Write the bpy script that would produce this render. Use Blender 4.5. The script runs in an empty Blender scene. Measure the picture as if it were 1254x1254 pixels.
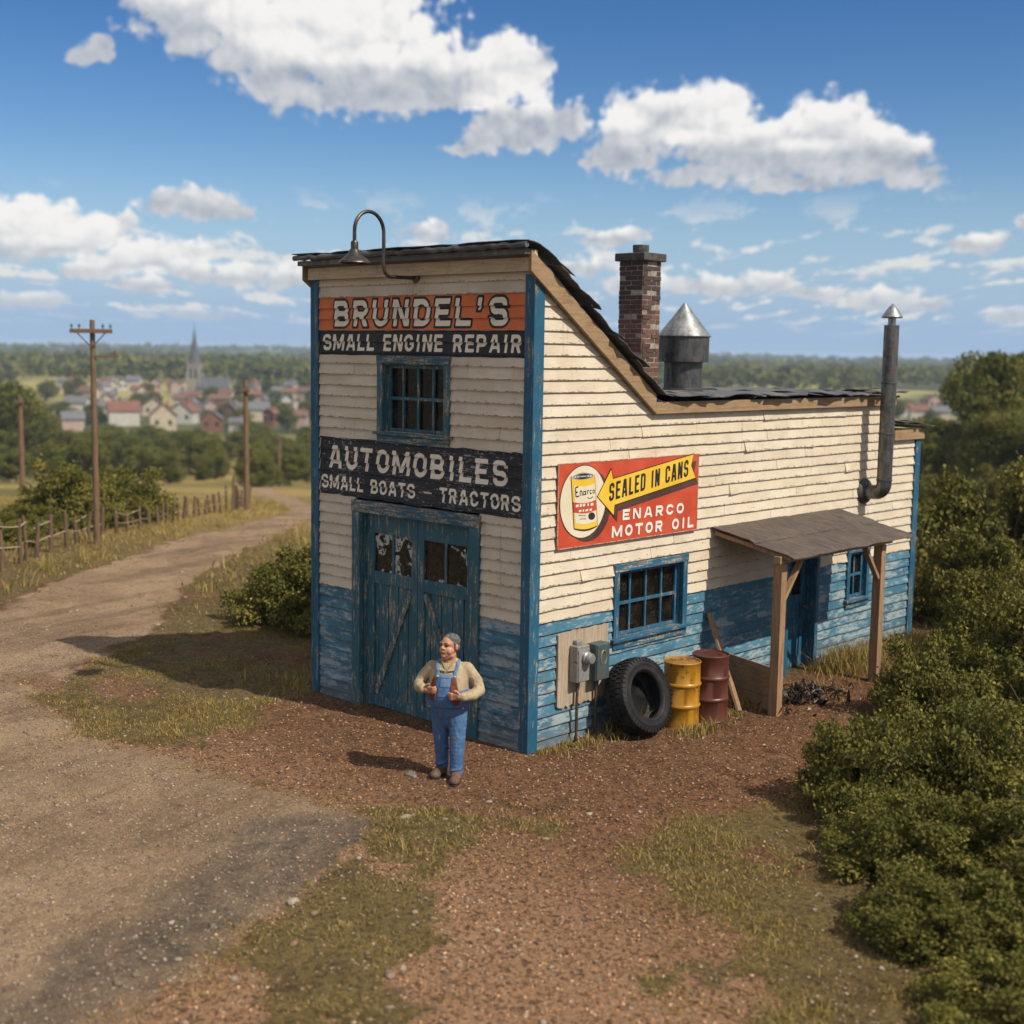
import bpy, math, random
import numpy as np
from mathutils import Vector, Matrix

random.seed(7)
RNG = np.random.default_rng(11)
C = bpy.context.scene.collection
R = math.radians
scene = bpy.context.scene
CAM = (10.2217, -11.1558, 4.6485)
VIEW = (-0.6863, 0.7273)      # horizontal viewing direction
SIDE = (0.7273, 0.6863)

# ----------------------------------------------------------------- numpy helpers
def vnoise(x, y, seed=0):
    x = np.asarray(x, float); y = np.asarray(y, float)
    xi = np.floor(x).astype(np.int64); yi = np.floor(y).astype(np.int64)
    xf = x - xi; yf = y - yi
    def h(a, b):
        n = (a * 374761393 + b * 668265263 + seed * 982451653) & 0x7fffffff
        n = ((n ^ (n >> 13)) * 1274126177) & 0x7fffffff
        return ((n ^ (n >> 16)) & 0xffff) / 65535.0
    u = xf * xf * (3 - 2 * xf); v = yf * yf * (3 - 2 * yf)
    a = h(xi, yi); b = h(xi + 1, yi); c = h(xi, yi + 1); d = h(xi + 1, yi + 1)
    return (a + (b - a) * u) * (1 - v) + (c + (d - c) * u) * v
def fbm(x, y, seed=0, oct=4):
    s = 0; a = .5; t = 0
    for k in range(oct):
        s = s + a * vnoise(np.asarray(x) * 2 ** k + 17.3 * k, np.asarray(y) * 2 ** k - 9.1 * k, seed + k); t += a; a *= .5
    return s / t
def sd_poly(px, py, poly):
    px = np.asarray(px, float); py = np.asarray(py, float)
    d = np.full(px.shape, 1e18); inside = np.zeros(px.shape, bool)
    n = len(poly)
    for i in range(n):
        ax, ay = poly[i]; bx, by = poly[(i + 1) % n]
        ex, ey = bx - ax, by - ay
        wx, wy = px - ax, py - ay
        t = np.clip((wx * ex + wy * ey) / (ex * ex + ey * ey + 1e-12), 0, 1)
        d = np.minimum(d, (wx - ex * t) ** 2 + (wy - ey * t) ** 2)
        c = (ay > py) != (by > py)
        xx = ax + (py - ay) / (by - ay + 1e-15) * (bx - ax)
        inside ^= c & (px < xx)
    d = np.sqrt(d)
    return np.where(inside, -d, d)
def sstep(a, b, x):
    t = np.clip((x - a) / (b - a), 0, 1); return t * t * (3 - 2 * t)

# ----------------------------------------------------------------- zones of the ground (metres)
ROAD = [(-12.3, -0.5), (-13.8, 1.2), (-15.7, 3.5), (-19.8, 8.2), (-24.2, 12.9), (-28.6, 16.4), (-41, 26.1), (-61.7, 40.5), (-110, 72),
        (-106, 68), (-53.5, 34), (-33, 19.6), (-24.4, 13.9), (-23.6, 14.8), (-18.4, 10.2), (-15.4, 6.9), (-13.3, 4.4), (-11, 2.1), (-8.7, .4), (-7.6, -1.6), (-10, -4)]
ROAD = [(-12.3, -0.5), (-13.8, 1.2), (-15.7, 3.5), (-19.7, 8.3), (-23.4, 13.1), (-26.7, 16.6), (-40.9, 26.9), (-61.7, 40.9), (-110, 72),
        (-108, 76), (-72, 49.5), (-52.5, 36.9), (-29.7, 20.6), (-23.8, 15.9), (-18.4, 10.2), (-15.4, 6.9), (-13.3, 4.4), (-11.0, 2.1), (-8.7, 0.4), (-7.1, -2.3), (-9, -5)]
GRAVEL = [(-12.3, -0.5), (-8.7, 0.4), (-7.5, -1.4), (-6.2, -2.7), (-4.2, -3.3), (-2.7, -3.1), (-1.0, -2.9), (0.4, -2.7), (0.9, -3.5), (1.6, -4.9), (2.2, -6.3), (3.4, -8.4), (5, -12), (-2, -16), (-14, -9), (-16, -4)]
DARKG = [(0.6, -2.5), (0.95, -3.3), (1.4, -4.4), (1.9, -5.7), (2.2, -7.4), (1.3, -7.2), (0.7, -5.7), (0.2, -4.5), (-0.1, -3.3)]
DIRT = [(-2.9, -2.2), (-4.0, -0.2), (0.1, -0.1), (0.2, 3.6), (0.15, 6.0), (0.3, 9.0), (0.9, 9.2), (1.7, 5.4), (2.7, 2.4), (3.1, 0.5), (2.7, -0.5), (2.9, -1.8), (5.1, -4.1), (7.5, -7), (4.6, -7.5), (3.6, -5.3), (2.2, -3.3), (1.6, -1.3), (1.2, -1.5), (0.4, -2.5), (-1.0, -2.9), (-2.5, -3.0)]
GRASSC = [(1.7, -1.0), (1.65, -1.8), (2.2, -3.3), (3.0, -4.7), (3.8, -6.2), (5, -9), (3.6, -8.8), (2.5, -6.6), (1.7, -5.0), (1.1, -3.7), (0.6, -2.5), (0.8, -1.9)]
def ss(x, y): return (x - CAM[0]) * VIEW[0] + (y - CAM[1]) * VIEW[1]
def ll(x, y): return (x - CAM[0]) * SIDE[0] + (y - CAM[1]) * SIDE[1]
_S = [-50, 30, 45, 57, 77, 149, 250, 350, 420, 650, 900, 1400, 2000, 2600, 3500, 6000]
_Z = [0, 0, -.8, -2.0, -4, -10.5, -17, -20, -19.5, -12, -11, -15, -9, -4, -4, -4]
def ground_z(x, y, micro=True):
    x = np.asarray(x, float); y = np.asarray(y, float); s = ss(x, y)
    z = sum(np.interp(s * q, _S, _Z) for q in np.linspace(.88, 1.12, 9)) / 9
    far = sstep(700, 1500, s)
    z = z + far * ((fbm(x / 620, y / 620, 5, 3) - .5) * 22 + (fbm(x / 120, y / 120, 8, 2) - .5) * 9)
    z = z + far * sstep(0, -900, ll(x, y)) * 6
    if micro:
        near = 1 - sstep(40, 90, s)
        a = (fbm(x * .9, y * .9, 21, 3) - .5) * .07 + (fbm(x * 4.5, y * 4.5, 3, 3) - .5) * .065
        flat = sstep(.0, .5, np.maximum(np.maximum(x - .1, -4 - x), np.maximum(-.1 - y, y - 9.6)))
        z = z + near * a * (.25 + .75 * flat) - near * .012
    return z
def zones(x, y):
    """weights grass, gravel, dark for points on the ground; the rest is brown dirt"""
    n = (fbm(x * .8, y * .8, 40, 4) - .5)
    n2 = (fbm(x * 3.1, y * 3.1, 60, 3) - .5)
    w = n * 1.1 + n2 * .7
    sz = np.clip(ss(x, y) / 16, .5, 3)
    road = np.minimum(sd_poly(x, y, ROAD), sd_poly(x, y, GRAVEL)) + w * .55 * np.minimum(sz, 1.2)
    dirt = sd_poly(x, y, DIRT) + w * .6
    gc = sd_poly(x, y, GRASSC) + w * .9
    dark = sd_poly(x, y, DARKG) + w * 1.3
    gravel = 1 - sstep(-.35, .35, road)
    dirtm = 1 - sstep(-.3, .3, dirt)
    grass = (1 - gravel) * (1 - dirtm)
    grass = np.maximum(grass, (1 - sstep(-.25, .25, gc)) * (.12 + .88 * sstep(.0, .13, n + n2 * .8)))
    # thin worn patch of grass beside the road, in front of the garage
    gp = np.hypot((x + 5.6) / 1.9, (y + 2.5) / .75) + w * 1.1
    grass = np.maximum(grass, (1 - sstep(.7, 1.1, gp)) * .75)
    gravel = gravel * (1 - sstep(.4, .8, grass) * .7)
    bare = sstep(.36, .50, fbm(x * 1.15 + 7, y * 1.15, 91, 4)); grass = grass * np.where(ss(x, y) < 26, .30 + .70 * bare, 1)
    return np.clip(grass, 0, 1), np.clip(gravel, 0, 1), np.clip(1 - sstep(-.45, .45, dark), 0, 1)

# ----------------------------------------------------------------- node helpers
class NT:
    def __init__(s, tree): s.t = tree; s.n = tree.nodes; s.l = tree.links
    def put(s, sock, v):
        if isinstance(v, bpy.types.NodeSocket): s.l.new(v, sock)
        elif v is not None:
            try: sock.default_value = v
            except Exception:
                if isinstance(v, (int, float)): sock.default_value = (v, v, v, 1)[:len(sock.default_value)]
                else: sock.default_value = tuple(v) + (1,) if len(v) == 3 else tuple(v)[:3]
    def m(s, op, a, b=None, c=None, clamp=False):
        n = s.n.new('ShaderNodeMath'); n.operation = op; n.use_clamp = clamp
        s.put(n.inputs[0], a); s.put(n.inputs[1], b); s.put(n.inputs[2], c); return n.outputs[0]
    def vm(s, op, a, b=None, out=0, scale=None):
        n = s.n.new('ShaderNodeVectorMath'); n.operation = op
        s.put(n.inputs[0], a); s.put(n.inputs[1], b)
        if scale is not None: s.put(n.inputs['Scale'], scale)
        return n.outputs[out]
    def noise(s, vec, scale, detail=4, rough=.55, dist=0, color=False):
        n = s.n.new('ShaderNodeTexNoise'); s.put(n.inputs['Vector'], vec); s.put(n.inputs['Scale'], scale)
        n.inputs['Detail'].default_value = detail; n.inputs['Roughness'].default_value = rough; n.inputs['Distortion'].default_value = dist
        return n.outputs['Color' if color else 'Fac']
    def voro(s, vec, scale, feature='F1', out='Distance', smooth=None, rand=1):
        n = s.n.new('ShaderNodeTexVoronoi'); n.feature = feature; s.put(n.inputs['Vector'], vec); s.put(n.inputs['Scale'], scale)
        n.inputs['Randomness'].default_value = rand
        if smooth is not None: n.inputs['Smoothness'].default_value = smooth
        return n.outputs[out]
    def mix(s, f, a, b, mode='MIX'):
        n = s.n.new('ShaderNodeMix'); n.data_type = 'RGBA'; n.blend_type = mode
        s.put(n.inputs[0], f); s.put(n.inputs[6], a); s.put(n.inputs[7], b); return n.outputs[2]
    def sm(s, x, a, b, o0=0., o1=1.):
        n = s.n.new('ShaderNodeMapRange'); n.interpolation_type = 'SMOOTHSTEP'
        s.put(n.inputs[0], x); s.put(n.inputs[1], a); s.put(n.inputs[2], b); s.put(n.inputs[3], o0); s.put(n.inputs[4], o1); return n.outputs[0]
    def obj(s): return s.n.new('ShaderNodeTexCoord').outputs['Object']
    def sep(s, v):
        n = s.n.new('ShaderNodeSeparateXYZ'); s.put(n.inputs[0], v); return n.outputs
    def comb(s, x=0., y=0., z=0.):
        n = s.n.new('ShaderNodeCombineXYZ'); s.put(n.inputs[0], x); s.put(n.inputs[1], y); s.put(n.inputs[2], z); return n.outputs[0]
    def scale(s, v, k): return s.vm('MULTIPLY', v, k)
    def attr(s, name, out='Fac'):
        n = s.n.new('ShaderNodeAttribute'); n.attribute_name = name; return n.outputs[out]
    def rand(s): return s.n.new('ShaderNodeObjectInfo').outputs['Random']
    def bump(s, h, dist=.01, strength=1.):
        n = s.n.new('ShaderNodeBump'); n.inputs['Distance'].default_value = dist; n.inputs['Strength'].default_value = strength
        s.put(n.inputs['Height'], h); return n.outputs[0]
MATS = {}
def material(name, fn, **kw):
    if name in MATS: return MATS[name]
    m = bpy.data.materials.new(name); m.use_nodes = True
    t = NT(m.node_tree); t.n.clear()
    out = t.n.new('ShaderNodeOutputMaterial'); p = t.n.new('ShaderNodeBsdfPrincipled')
    t.l.new(p.outputs[0], out.inputs[0])
    r = fn(t, **kw)
    for k, v in r.items():
        if k == 'leaf':
            tr = t.n.new('ShaderNodeBsdfTranslucent'); t.put(tr.inputs[0], v)
            mx = t.n.new('ShaderNodeMixShader'); mx.inputs[0].default_value = .24
            t.l.new(p.outputs[0], mx.inputs[1]); t.l.new(tr.outputs[0], mx.inputs[2]); t.l.new(mx.outputs[0], out.inputs[0])
        else: t.put(p.inputs[k], v)
    MATS[name] = m; return m
def simple(name, col, col2=None, rough=.6, metal=0., scale=8., bump=0., bscale=None, spec=.4, stretch=(1, 1, 1)):
    def f(t):
        o = t.scale(t.obj(), stretch)
        n = t.noise(o, scale, 6, .65)
        c2 = col2 if col2 else tuple(v * .65 for v in col)
        r = {'Base Color': t.mix(t.sm(n, .35, .65), c2 + (1,), col + (1,)), 'Roughness': t.sm(n, .3, .7, min(1, rough + .1), max(.05, rough - .08)), 'Metallic': metal, 'Specular IOR Level': spec}
        if bump: r['Normal'] = t.bump(t.noise(o, bscale or scale * 3, 6, .7), bump, 1.)
        return r
    return material(name, f)
EX = 0.1416      # clapboard exposure
ZB = 1.51        # height of the blue band
def siding_mat():
    def f(t):
        o = t.obj(); x, y, z = t.sep(o)
        a = t.m('ADD', x, y); rnd = t.attr('rnd')
        oo = t.comb(t.m('ADD', a, t.m('MULTIPLY', rnd, 31.)), t.m('MULTIPLY', rnd, 7.), z)
        grain = t.noise(t.scale(oo, (1.6, 1, 26)), 3., 6, .65)
        big = t.noise(oo, 1.7, 4, .6); fine = t.noise(t.scale(oo, (1, 1, 2.2)), 17, 5, .65)
        fr = t.m('FRACT', t.m('DIVIDE', t.m('SUBTRACT', z, ZB - 20 * EX), EX))
        low = t.sm(fr, .0, .2, 1, 0)
        # cream paint
        cream = t.mix(t.sm(big, .3, .7), (.475, .405, .305, 1), (.585, .52, .415, 1))
        cream = t.mix(t.m('MULTIPLY', t.sm(rnd, 0, 1), .25), cream, (.52, .41, .27, 1))
        cream = t.mix(t.m('MULTIPLY', t.sm(grain, .45, .75), .35), cream, (.40, .29, .18, 1))
        blue = t.mix(t.sm(big, .3, .7), (.030, .112, .168, 1), (.064, .170, .240, 1))
        streak = t.noise(t.scale(oo, (3.2, 1, 13)), 1.5, 6, .7); worn = t.sm(t.m('ADD', t.m('ADD', t.m('MULTIPLY', streak, .55), t.m('MULTIPLY', big, .25)), t.m('ADD', t.m('MULTIPLY', fine, .2), t.m('MULTIPLY', rnd, .07))), .515, .60)
        blue = t.mix(t.m('MULTIPLY', worn, .58), blue, (.38, .40, .37, 1))
        col = t.mix(t.m('GREATER_THAN', z, ZB - .003), blue, cream)
        # bare wood where the paint has gone: along the lower lips, nail heads and odd chips
        wood = t.mix(grain, (.13, .085, .05, 1), (.30, .20, .12, 1))
        chip = t.m('MULTIPLY', t.sm(t.m('ADD', fine, t.m('MULTIPLY', low, .16)), .66, .70), .9)
        col = t.mix(chip, col, wood)
        spk = t.voro(t.scale(oo, (1, 1, 1.3)), 11.)
        spot = t.m('MULTIPLY', t.sm(spk, .06, .11, 1, 0), t.sm(t.noise(oo, 3.1, 2), .42, .55))
        col = t.mix(t.m('MULTIPLY', spot, .8), col, (.12, .075, .045, 1))
        crk = t.sm(t.noise(t.scale(oo, (2.2, 1, 60)), 1.6, 3, .7, .6),   .66, .70)
        col = t.mix(t.m('MULTIPLY', crk, .65), col, (.14, .09, .055, 1))
        mud = t.m('MULTIPLY', t.sm(t.m('ADD', z, t.m('MULTIPLY', t.m('SUBTRACT', big, .5), .7)), .36, .0), .40); col = t.mix(mud, col, (.15, .085, .045, 1))
        drip = t.sm(t.noise(t.comb(t.m('MULTIPLY', a, 9.), 0., t.m('MULTIPLY', z, .55)), 1.3, 4, .65), .60, .70); col = t.mix(t.m('MULTIPLY', drip, .38), col, (.22, .14, .08, 1))
        h = t.m('ADD', t.m('MULTIPLY', grain, .6), t.m('MULTIPLY', chip, -.6))
        return {'Base Color': col, 'Roughness': .72, 'Specular IOR Level': .3, 'Normal': t.bump(h, .004)}
    return material('clapboard_paint', f)
def worn_paint(name, base, base2, under, axis=2, amount=.5, rough=.6, undark=(.10, .07, .045)):
    """paint over wood, flaked along the grain; axis is the grain direction"""
    st = [14., 14., 14.]; st[axis] = 1.6
    def f(t):
        o = t.vm('ADD', t.obj(), t.comb(t.m('MULTIPLY', t.rand(), 40.), 0., 0.))
        g = t.noise(t.scale(o, tuple(st)), 2.2, 6, .68, .3)
        b = t.noise(o, 2.4, 4, .6); fi = t.noise(o, 26, 4, .6)
        thr = .60 - .16 * amount
        w = t.sm(t.m('ADD', t.m('MULTIPLY', g, .62), t.m('ADD', t.m('MULTIPLY', b, .2), t.m('MULTIPLY', fi, .18))), thr, thr + .035)
        col = t.mix(t.sm(b, .3, .7), base + (1,), base2 + (1,))
        un = t.mix(t.sm(fi, .35, .65), under + (1,), undark + (1,))
        col = t.mix(t.m('MULTIPLY', w, .85), col, un)
        return {'Base Color': col, 'Roughness': rough, 'Specular IOR Level': .35, 'Normal': t.bump(t.m('SUBTRACT', t.m('MULTIPLY', g, .4), w), .003)}
    return material(name, f)
def raw_wood(name, a, b, axis=2, dark=(.06, .04, .025)):
    st = [16., 16., 16.]; st[axis] = 1.2
    def f(t):
        o = t.vm('ADD', t.obj(), t.comb(t.m('MULTIPLY', t.rand(), 40.), 0., t.m('MULTIPLY', t.rand(), 17.)))
        g = t.noise(t.scale(o, tuple(st)), 2., 7, .7, .4); n = t.noise(o, 3, 5, .6)
        col = t.mix(t.sm(g, .35, .65), a + (1,), b + (1,))
        col = t.mix(t.m('MULTIPLY', t.sm(n, .5, .75), .4), col, tuple(v * .45 for v in a) + (1,))
        col = t.mix(t.m('MULTIPLY', t.sm(g, .66, .72), .7), col, dark + (1,))
        col = t.mix(t.m('MULTIPLY', t.sm(t.voro(o, 9.), .06, .12, 1, 0), .6), col, dark + (1,))
        return {'Base Color': col, 'Roughness': .8, 'Specular IOR Level': .25, 'Normal': t.bump(g, .004)}
    return material(name, f)
def sign_paint(name, a, b, under, amount=.5):
    """paint brushed over the boards; scratches run with the boards"""
    def f(t):
        o = t.obj(); x, y, z = t.sep(o); oo = t.comb(t.m('ADD', x, y), 0., z)
        g = t.noise(t.scale(oo, (3, 1, 22)), 1.8, 6, .7, .3); fi = t.noise(oo, 19, 5, .65); bg = t.noise(oo, 1.3, 3)
        w = t.sm(t.m('ADD', t.m('MULTIPLY', g, .5), t.m('ADD', t.m('MULTIPLY', fi, .32), t.m('MULTIPLY', bg, .18))), .62 - .1 * amount, .65 - .1 * amount)
        col = t.mix(t.sm(bg, .3, .7), a + (1,), b + (1,))
        col = t.mix(t.m('MULTIPLY', w, .8), col, under + (1,))
        return {'Base Color': col, 'Roughness': .65, 'Specular IOR Level': .3, 'Normal': t.bump(g, .002)}
    return material(name, f)
def metal(name, a, b, rough=.42, met=.85, rust=0.):
    def f(t):
        o = t.obj(); n = t.noise(o, 7, 6, .7); n2 = t.noise(t.scale(o, (9, 9, 1.2)), 2.2, 5, .7)
        k = t.m('ADD', t.m('MULTIPLY', n, .5), t.m('MULTIPLY', n2, .5))
        col = t.mix(t.sm(k, .38, .62), a + (1,), b + (1,))
        mt = met
        if rust:
            r = t.sm(n, .6 - .12 * rust, .68 - .12 * rust)
            col = t.mix(r, col, t.mix(n2, (.16, .06, .025, 1), (.07, .035, .02, 1))); mt = t.m('MULTIPLY', t.m('SUBTRACT', 1., r), met)
        return {'Base Color': col, 'Roughness': t.sm(k, .3, .7, rough + .15, rough - .08), 'Metallic': mt, 'Normal': t.bump(n, .003)}
    return material(name, f)
def leaf_mat(name, a, b, c):
    def f(t):
        r = t.attr('rnd'); o = t.rand()
        n = t.noise(t.obj(), 2.2, 3)
        col = t.mix(t.sm(r, 0, .8), a + (1,), b + (1,))
        col = t.mix(t.sm(t.m('ADD', t.m('MULTIPLY', r, .6), t.m('MULTIPLY', n, .5)), .72, .9), col, c + (1,))
        col = t.mix(t.m('MULTIPLY', o, .30), col, tuple(v * .75 for v in a) + (1,))
        return {'Base Color': col, 'Roughness': .65, 'Specular IOR Level': .14, 'leaf': t.mix(.5, col, (.17, .19, .03, 1))}
    return material(name, f)

# ----------------------------------------------------------------- mesh helpers
class MB:
    def __init__(s): s.v = []; s.f = []; s.mi = []; s.r = []
    def add(s, vs, fs, m=0, rnd=None):
        b = len(s.v); s.v += [tuple(v) for v in vs]; s.f += [tuple(i + b for i in f) for f in fs]; s.mi += [m] * len(fs)
        s.r += [random.random() if rnd is None else rnd] * len(vs); return s
    def hexa(s, p, m=0, rnd=None):      # p: 8 points, bottom ring then top ring
        return s.add(p, [(3, 2, 1, 0), (4, 5, 6, 7), (0, 1, 5, 4), (1, 2, 6, 5), (2, 3, 7, 6), (3, 0, 4, 7)], m, rnd)
    def box(s, x0, y0, z0, x1, y1, z1, m=0, rnd=None):
        return s.hexa([(x0, y0, z0), (x1, y0, z0), (x1, y1, z0), (x0, y1, z0), (x0, y0, z1), (x1, y0, z1), (x1, y1, z1), (x0, y1, z1)], m, rnd)
    def bar(s, p, q, w, h, up=(0, 0, 1), m=0):
        p = Vector(p); q = Vector(q); d = (q - p).normalized(); a = d.cross(Vector(up))
        if a.length < 1e-4: a = d.cross(Vector((1, 0, 0)))
        a.normalize(); b = a.cross(d).normalized(); a = a * w / 2; b = b * h / 2
        return s.hexa([p - a - b, p + a - b, p + a + b, p - a + b, q - a - b, q + a - b, q + a + b, q - a + b], m)
    def tube(s, path, rad, n=14, m=0, cap=True, flat=1.):
        P = [Vector(p) for p in path]; rs = rad if isinstance(rad, (list, tuple)) else [rad] * len(P)
        vs = []; prev = None
        for i, p in enumerate(P):
            d = (P[min(i + 1, len(P) - 1)] - P[max(i - 1, 0)]).normalized()
            if prev is None:
                a = d.cross(Vector((0, 0, 1)))
                if a.length < .05: a = d.cross(Vector((1, 0, 0)))
            else: a = prev - d * prev.dot(d)
            a.normalize(); prev = a; b = d.cross(a)
            for k in range(n):
                t = 2 * math.pi * k / n; vs.append(p + (a * math.cos(t) + b * math.sin(t) * flat) * rs[i])
        fs = []
        for i in range(len(P) - 1):
            for k in range(n):
                fs.append((i * n + k, i * n + (k + 1) % n, (i + 1) * n + (k + 1) % n, (i + 1) * n + k))
        if cap: fs += [tuple(range(n - 1, -1, -1)), tuple((len(P) - 1) * n + k for k in range(n))]
        return s.add(vs, fs, m)
    def lathe(s, prof, c=(0, 0, 0), n=28, M=None, m=0, jit=None):
        vs = []; M = M or Matrix.Identity(3)
        for (r, z) in prof:
            for k in range(n):
                t = 2 * math.pi * k / n; rr = r * (1 + (jit(t, z) if jit else 0)); vs.append(Vector(c) + M @ Vector((rr * math.cos(t), rr * math.sin(t), z)))
        fs = []
        for i in range(len(prof) - 1):
            for k in range(n): fs.append((i * n + k, i * n + (k + 1) % n, (i + 1) * n + (k + 1) % n, (i + 1) * n + k))
        if prof[0][0] > 1e-6: fs.append(tuple(range(n - 1, -1, -1)))
        if prof[-1][0] > 1e-6: fs.append(tuple((len(prof) - 1) * n + k for k in range(n)))
        return s.add(vs, fs, m)
    def prism(s, poly, fn, th, m=0):    # poly in 2D, fn(a,b,depth) -> point
        n = len(poly); vs = [fn(a, b, 0) for a, b in poly] + [fn(a, b, th) for a, b in poly]
        fs = [tuple(range(n - 1, -1, -1)), tuple(range(n, 2 * n))] + [(i, (i + 1) % n, n + (i + 1) % n, n + i) for i in range(n)]
        return s.add(vs, fs, m)
    def sheet(s, fn, nu, nv, th, m=0):   # fn(u,v)->point ; a bent sheet with thickness
        vs = []; fs = []; N = (nu + 1) * (nv + 1)
        for lay in (0, 1):
            for i in range(nu + 1):
                for j in range(nv + 1):
                    p = Vector(fn(i / nu, j / nv)); vs.append(p - Vector((0, 0, th * lay)))
        q = lambda i, j, l: l * N + i * (nv + 1) + j
        for i in range(nu):
            for j in range(nv):
                fs.append((q(i, j, 0), q(i + 1, j, 0), q(i + 1, j + 1, 0), q(i, j + 1, 0)))
                fs.append((q(i, j + 1, 1), q(i + 1, j + 1, 1), q(i + 1, j, 1), q(i, j, 1)))
        for i in range(nu):
            fs.append((q(i, 0, 1), q(i + 1, 0, 1), q(i + 1, 0, 0), q(i, 0, 0))); fs.append((q(i, nv, 0), q(i + 1, nv, 0), q(i + 1, nv, 1), q(i, nv, 1)))
        for j in range(nv):
            fs.append((q(0, j, 0), q(0, j + 1, 0), q(0, j + 1, 1), q(0, j, 1))); fs.append((q(nu, j, 1), q(nu, j + 1, 1), q(nu, j + 1, 0), q(nu, j, 0)))
        return s.add(vs, fs, m)
    def mesh(s, name):
        me = bpy.data.meshes.new(name); me.from_pydata(s.v, [], s.f); me.update()
        a = me.attributes.new('rnd', 'FLOAT', 'POINT'); a.data.foreach_set('value', np.array(s.r, np.float32))
        if len(set(s.mi)) > 1: me.polygons.foreach_set('material_index', s.mi)
        return me
    def build(s, name, mats, parent=None, smooth=None, bevel=0, loc=None):
        me = s.mesh(name)
        if smooth:
            me.polygons.foreach_set('use_smooth', [True] * len(me.polygons)); me.set_sharp_from_angle(angle=R(smooth))
        o = link(name, me, mats, parent, loc)
        if bevel:
            b = o.modifiers.new('bevel', 'BEVEL'); b.width = bevel; b.segments = 2; b.limit_method = 'ANGLE'; b.angle_limit = R(40)
        return o
def link(name, me, mats, parent=None, loc=None):
    o = bpy.data.objects.new(name, me); C.objects.link(o)
    for m in (mats if isinstance(mats, (list, tuple)) else [mats]): me.materials.append(m)
    if parent is not None: o.parent = parent
    if loc is not None: o.location = loc
    return o
def tag(o, label=None, cat=None, group=None, kind=None):
    if label: o['label'] = label
    if cat: o['category'] = cat
    if group: o['group'] = group
    if kind: o['kind'] = kind
    return o
def thing(name, label, cat, loc=(0, 0, 0), rz=0., group=None):
    o = bpy.data.objects.new(name, None); C.objects.link(o); o.location = loc; o.rotation_euler = (0, 0, rz); o.empty_display_size = .2
    return tag(o, label, cat, group)
def kids(o): return [c for c in bpy.data.objects if c.parent is o]
def copy_tree(o, parent=None):
    c = o.copy(); C.objects.link(c); c.parent = parent
    for k in kids(o): copy_tree(k, c)
    return c
def np_mesh(name, V, F, attrs=None, smooth=False):
    me = bpy.data.meshes.new(name); V = np.asarray(V, np.float32); F = np.asarray(F, np.int32); n = F.shape[1]
    me.vertices.add(len(V)); me.vertices.foreach_set('co', V.ravel())
    me.loops.add(F.size); me.loops.foreach_set('vertex_index', F.ravel())
    me.polygons.add(len(F)); me.polygons.foreach_set('loop_start', np.arange(0, F.size, n, dtype=np.int32)); me.polygons.foreach_set('loop_total', np.full(len(F), n, np.int32))
    if smooth: me.polygons.foreach_set('use_smooth', np.ones(len(F), bool))
    me.update(calc_edges=True)
    for k, a in (attrs or {}).items():
        a = np.asarray(a, np.float32)
        if a.ndim == 1: me.attributes.new(k, 'FLOAT', 'POINT').data.foreach_set('value', a)
        else: me.attributes.new(k, 'FLOAT_COLOR', 'POINT').data.foreach_set('color', a.ravel())
    return me
def leaves(P, Nrm, size, rng, fold=.25):
    """one folded diamond leaf per point"""
    n = len(P); d = rng.normal(size=(n, 3)) * .8 + Nrm * .9; d /= np.linalg.norm(d, axis=1)[:, None] + 1e-9
    t = rng.normal(size=(n, 3)); t -= (t * d).sum(1)[:, None] * d; t /= np.linalg.norm(t, axis=1)[:, None] + 1e-9
    b = np.cross(d, t); L = size * rng.uniform(.7, 1.35, n)[:, None]
    V = np.stack([P - t * L * .5, P + b * L * .32 + d * L * fold * .4, P + t * L * .5 - d * L * fold * .3, P - b * L * .32 + d * L * fold * .4], 1).reshape(-1, 3)
    i = np.arange(n)[:, None] * 4; F = np.concatenate([i + [0, 1, 2], i + [0, 2, 3]], 1).reshape(-1, 3)
    return V, F, np.repeat(rng.random(n), 4)

# ----------------------------------------------------------------- sign writer's lettering (signed distance glyphs, meshed)
def _box(x, y, x0, y0, x1, y1):
    qx = np.abs(x - (x0 + x1) / 2) - (x1 - x0) / 2; qy = np.abs(y - (y0 + y1) / 2) - (y1 - y0) / 2
    return np.hypot(np.maximum(qx, 0), np.maximum(qy, 0)) + np.minimum(np.maximum(qx, qy), 0)
def _ring(x, y, x0, y0, x1, y1, r, t):
    hx = (x1 - x0) / 2; hy = (y1 - y0) / 2; r = min(r, hx, hy)
    def rr(i, rad):
        qx = np.abs(x - (x0 + x1) / 2) - (hx - i) + rad; qy = np.abs(y - (y0 + y1) / 2) - (hy - i) + rad
        return np.hypot(np.maximum(qx, 0), np.maximum(qy, 0)) + np.minimum(np.maximum(qx, qy), 0) - rad
    return np.maximum(rr(0, r), -rr(t, max(r - t, .02)))
def _seg(x, y, ax, ay, bx, by, t):
    L = math.hypot(bx - ax, by - ay); ux, uy = (bx - ax) / L, (by - ay) / L
    px = (x - ax) * ux + (y - ay) * uy; py = -(x - ax) * uy + (y - ay) * ux
    qx = np.abs(px - L / 2) - L / 2; qy = np.abs(py) - t / 2
    return np.hypot(np.maximum(qx, 0), np.maximum(qy, 0)) + np.minimum(np.maximum(qx, qy), 0)
def U_(*a):
    r = a[0]
    for b in a[1:]: r = np.minimum(r, b)
    return r
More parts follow.
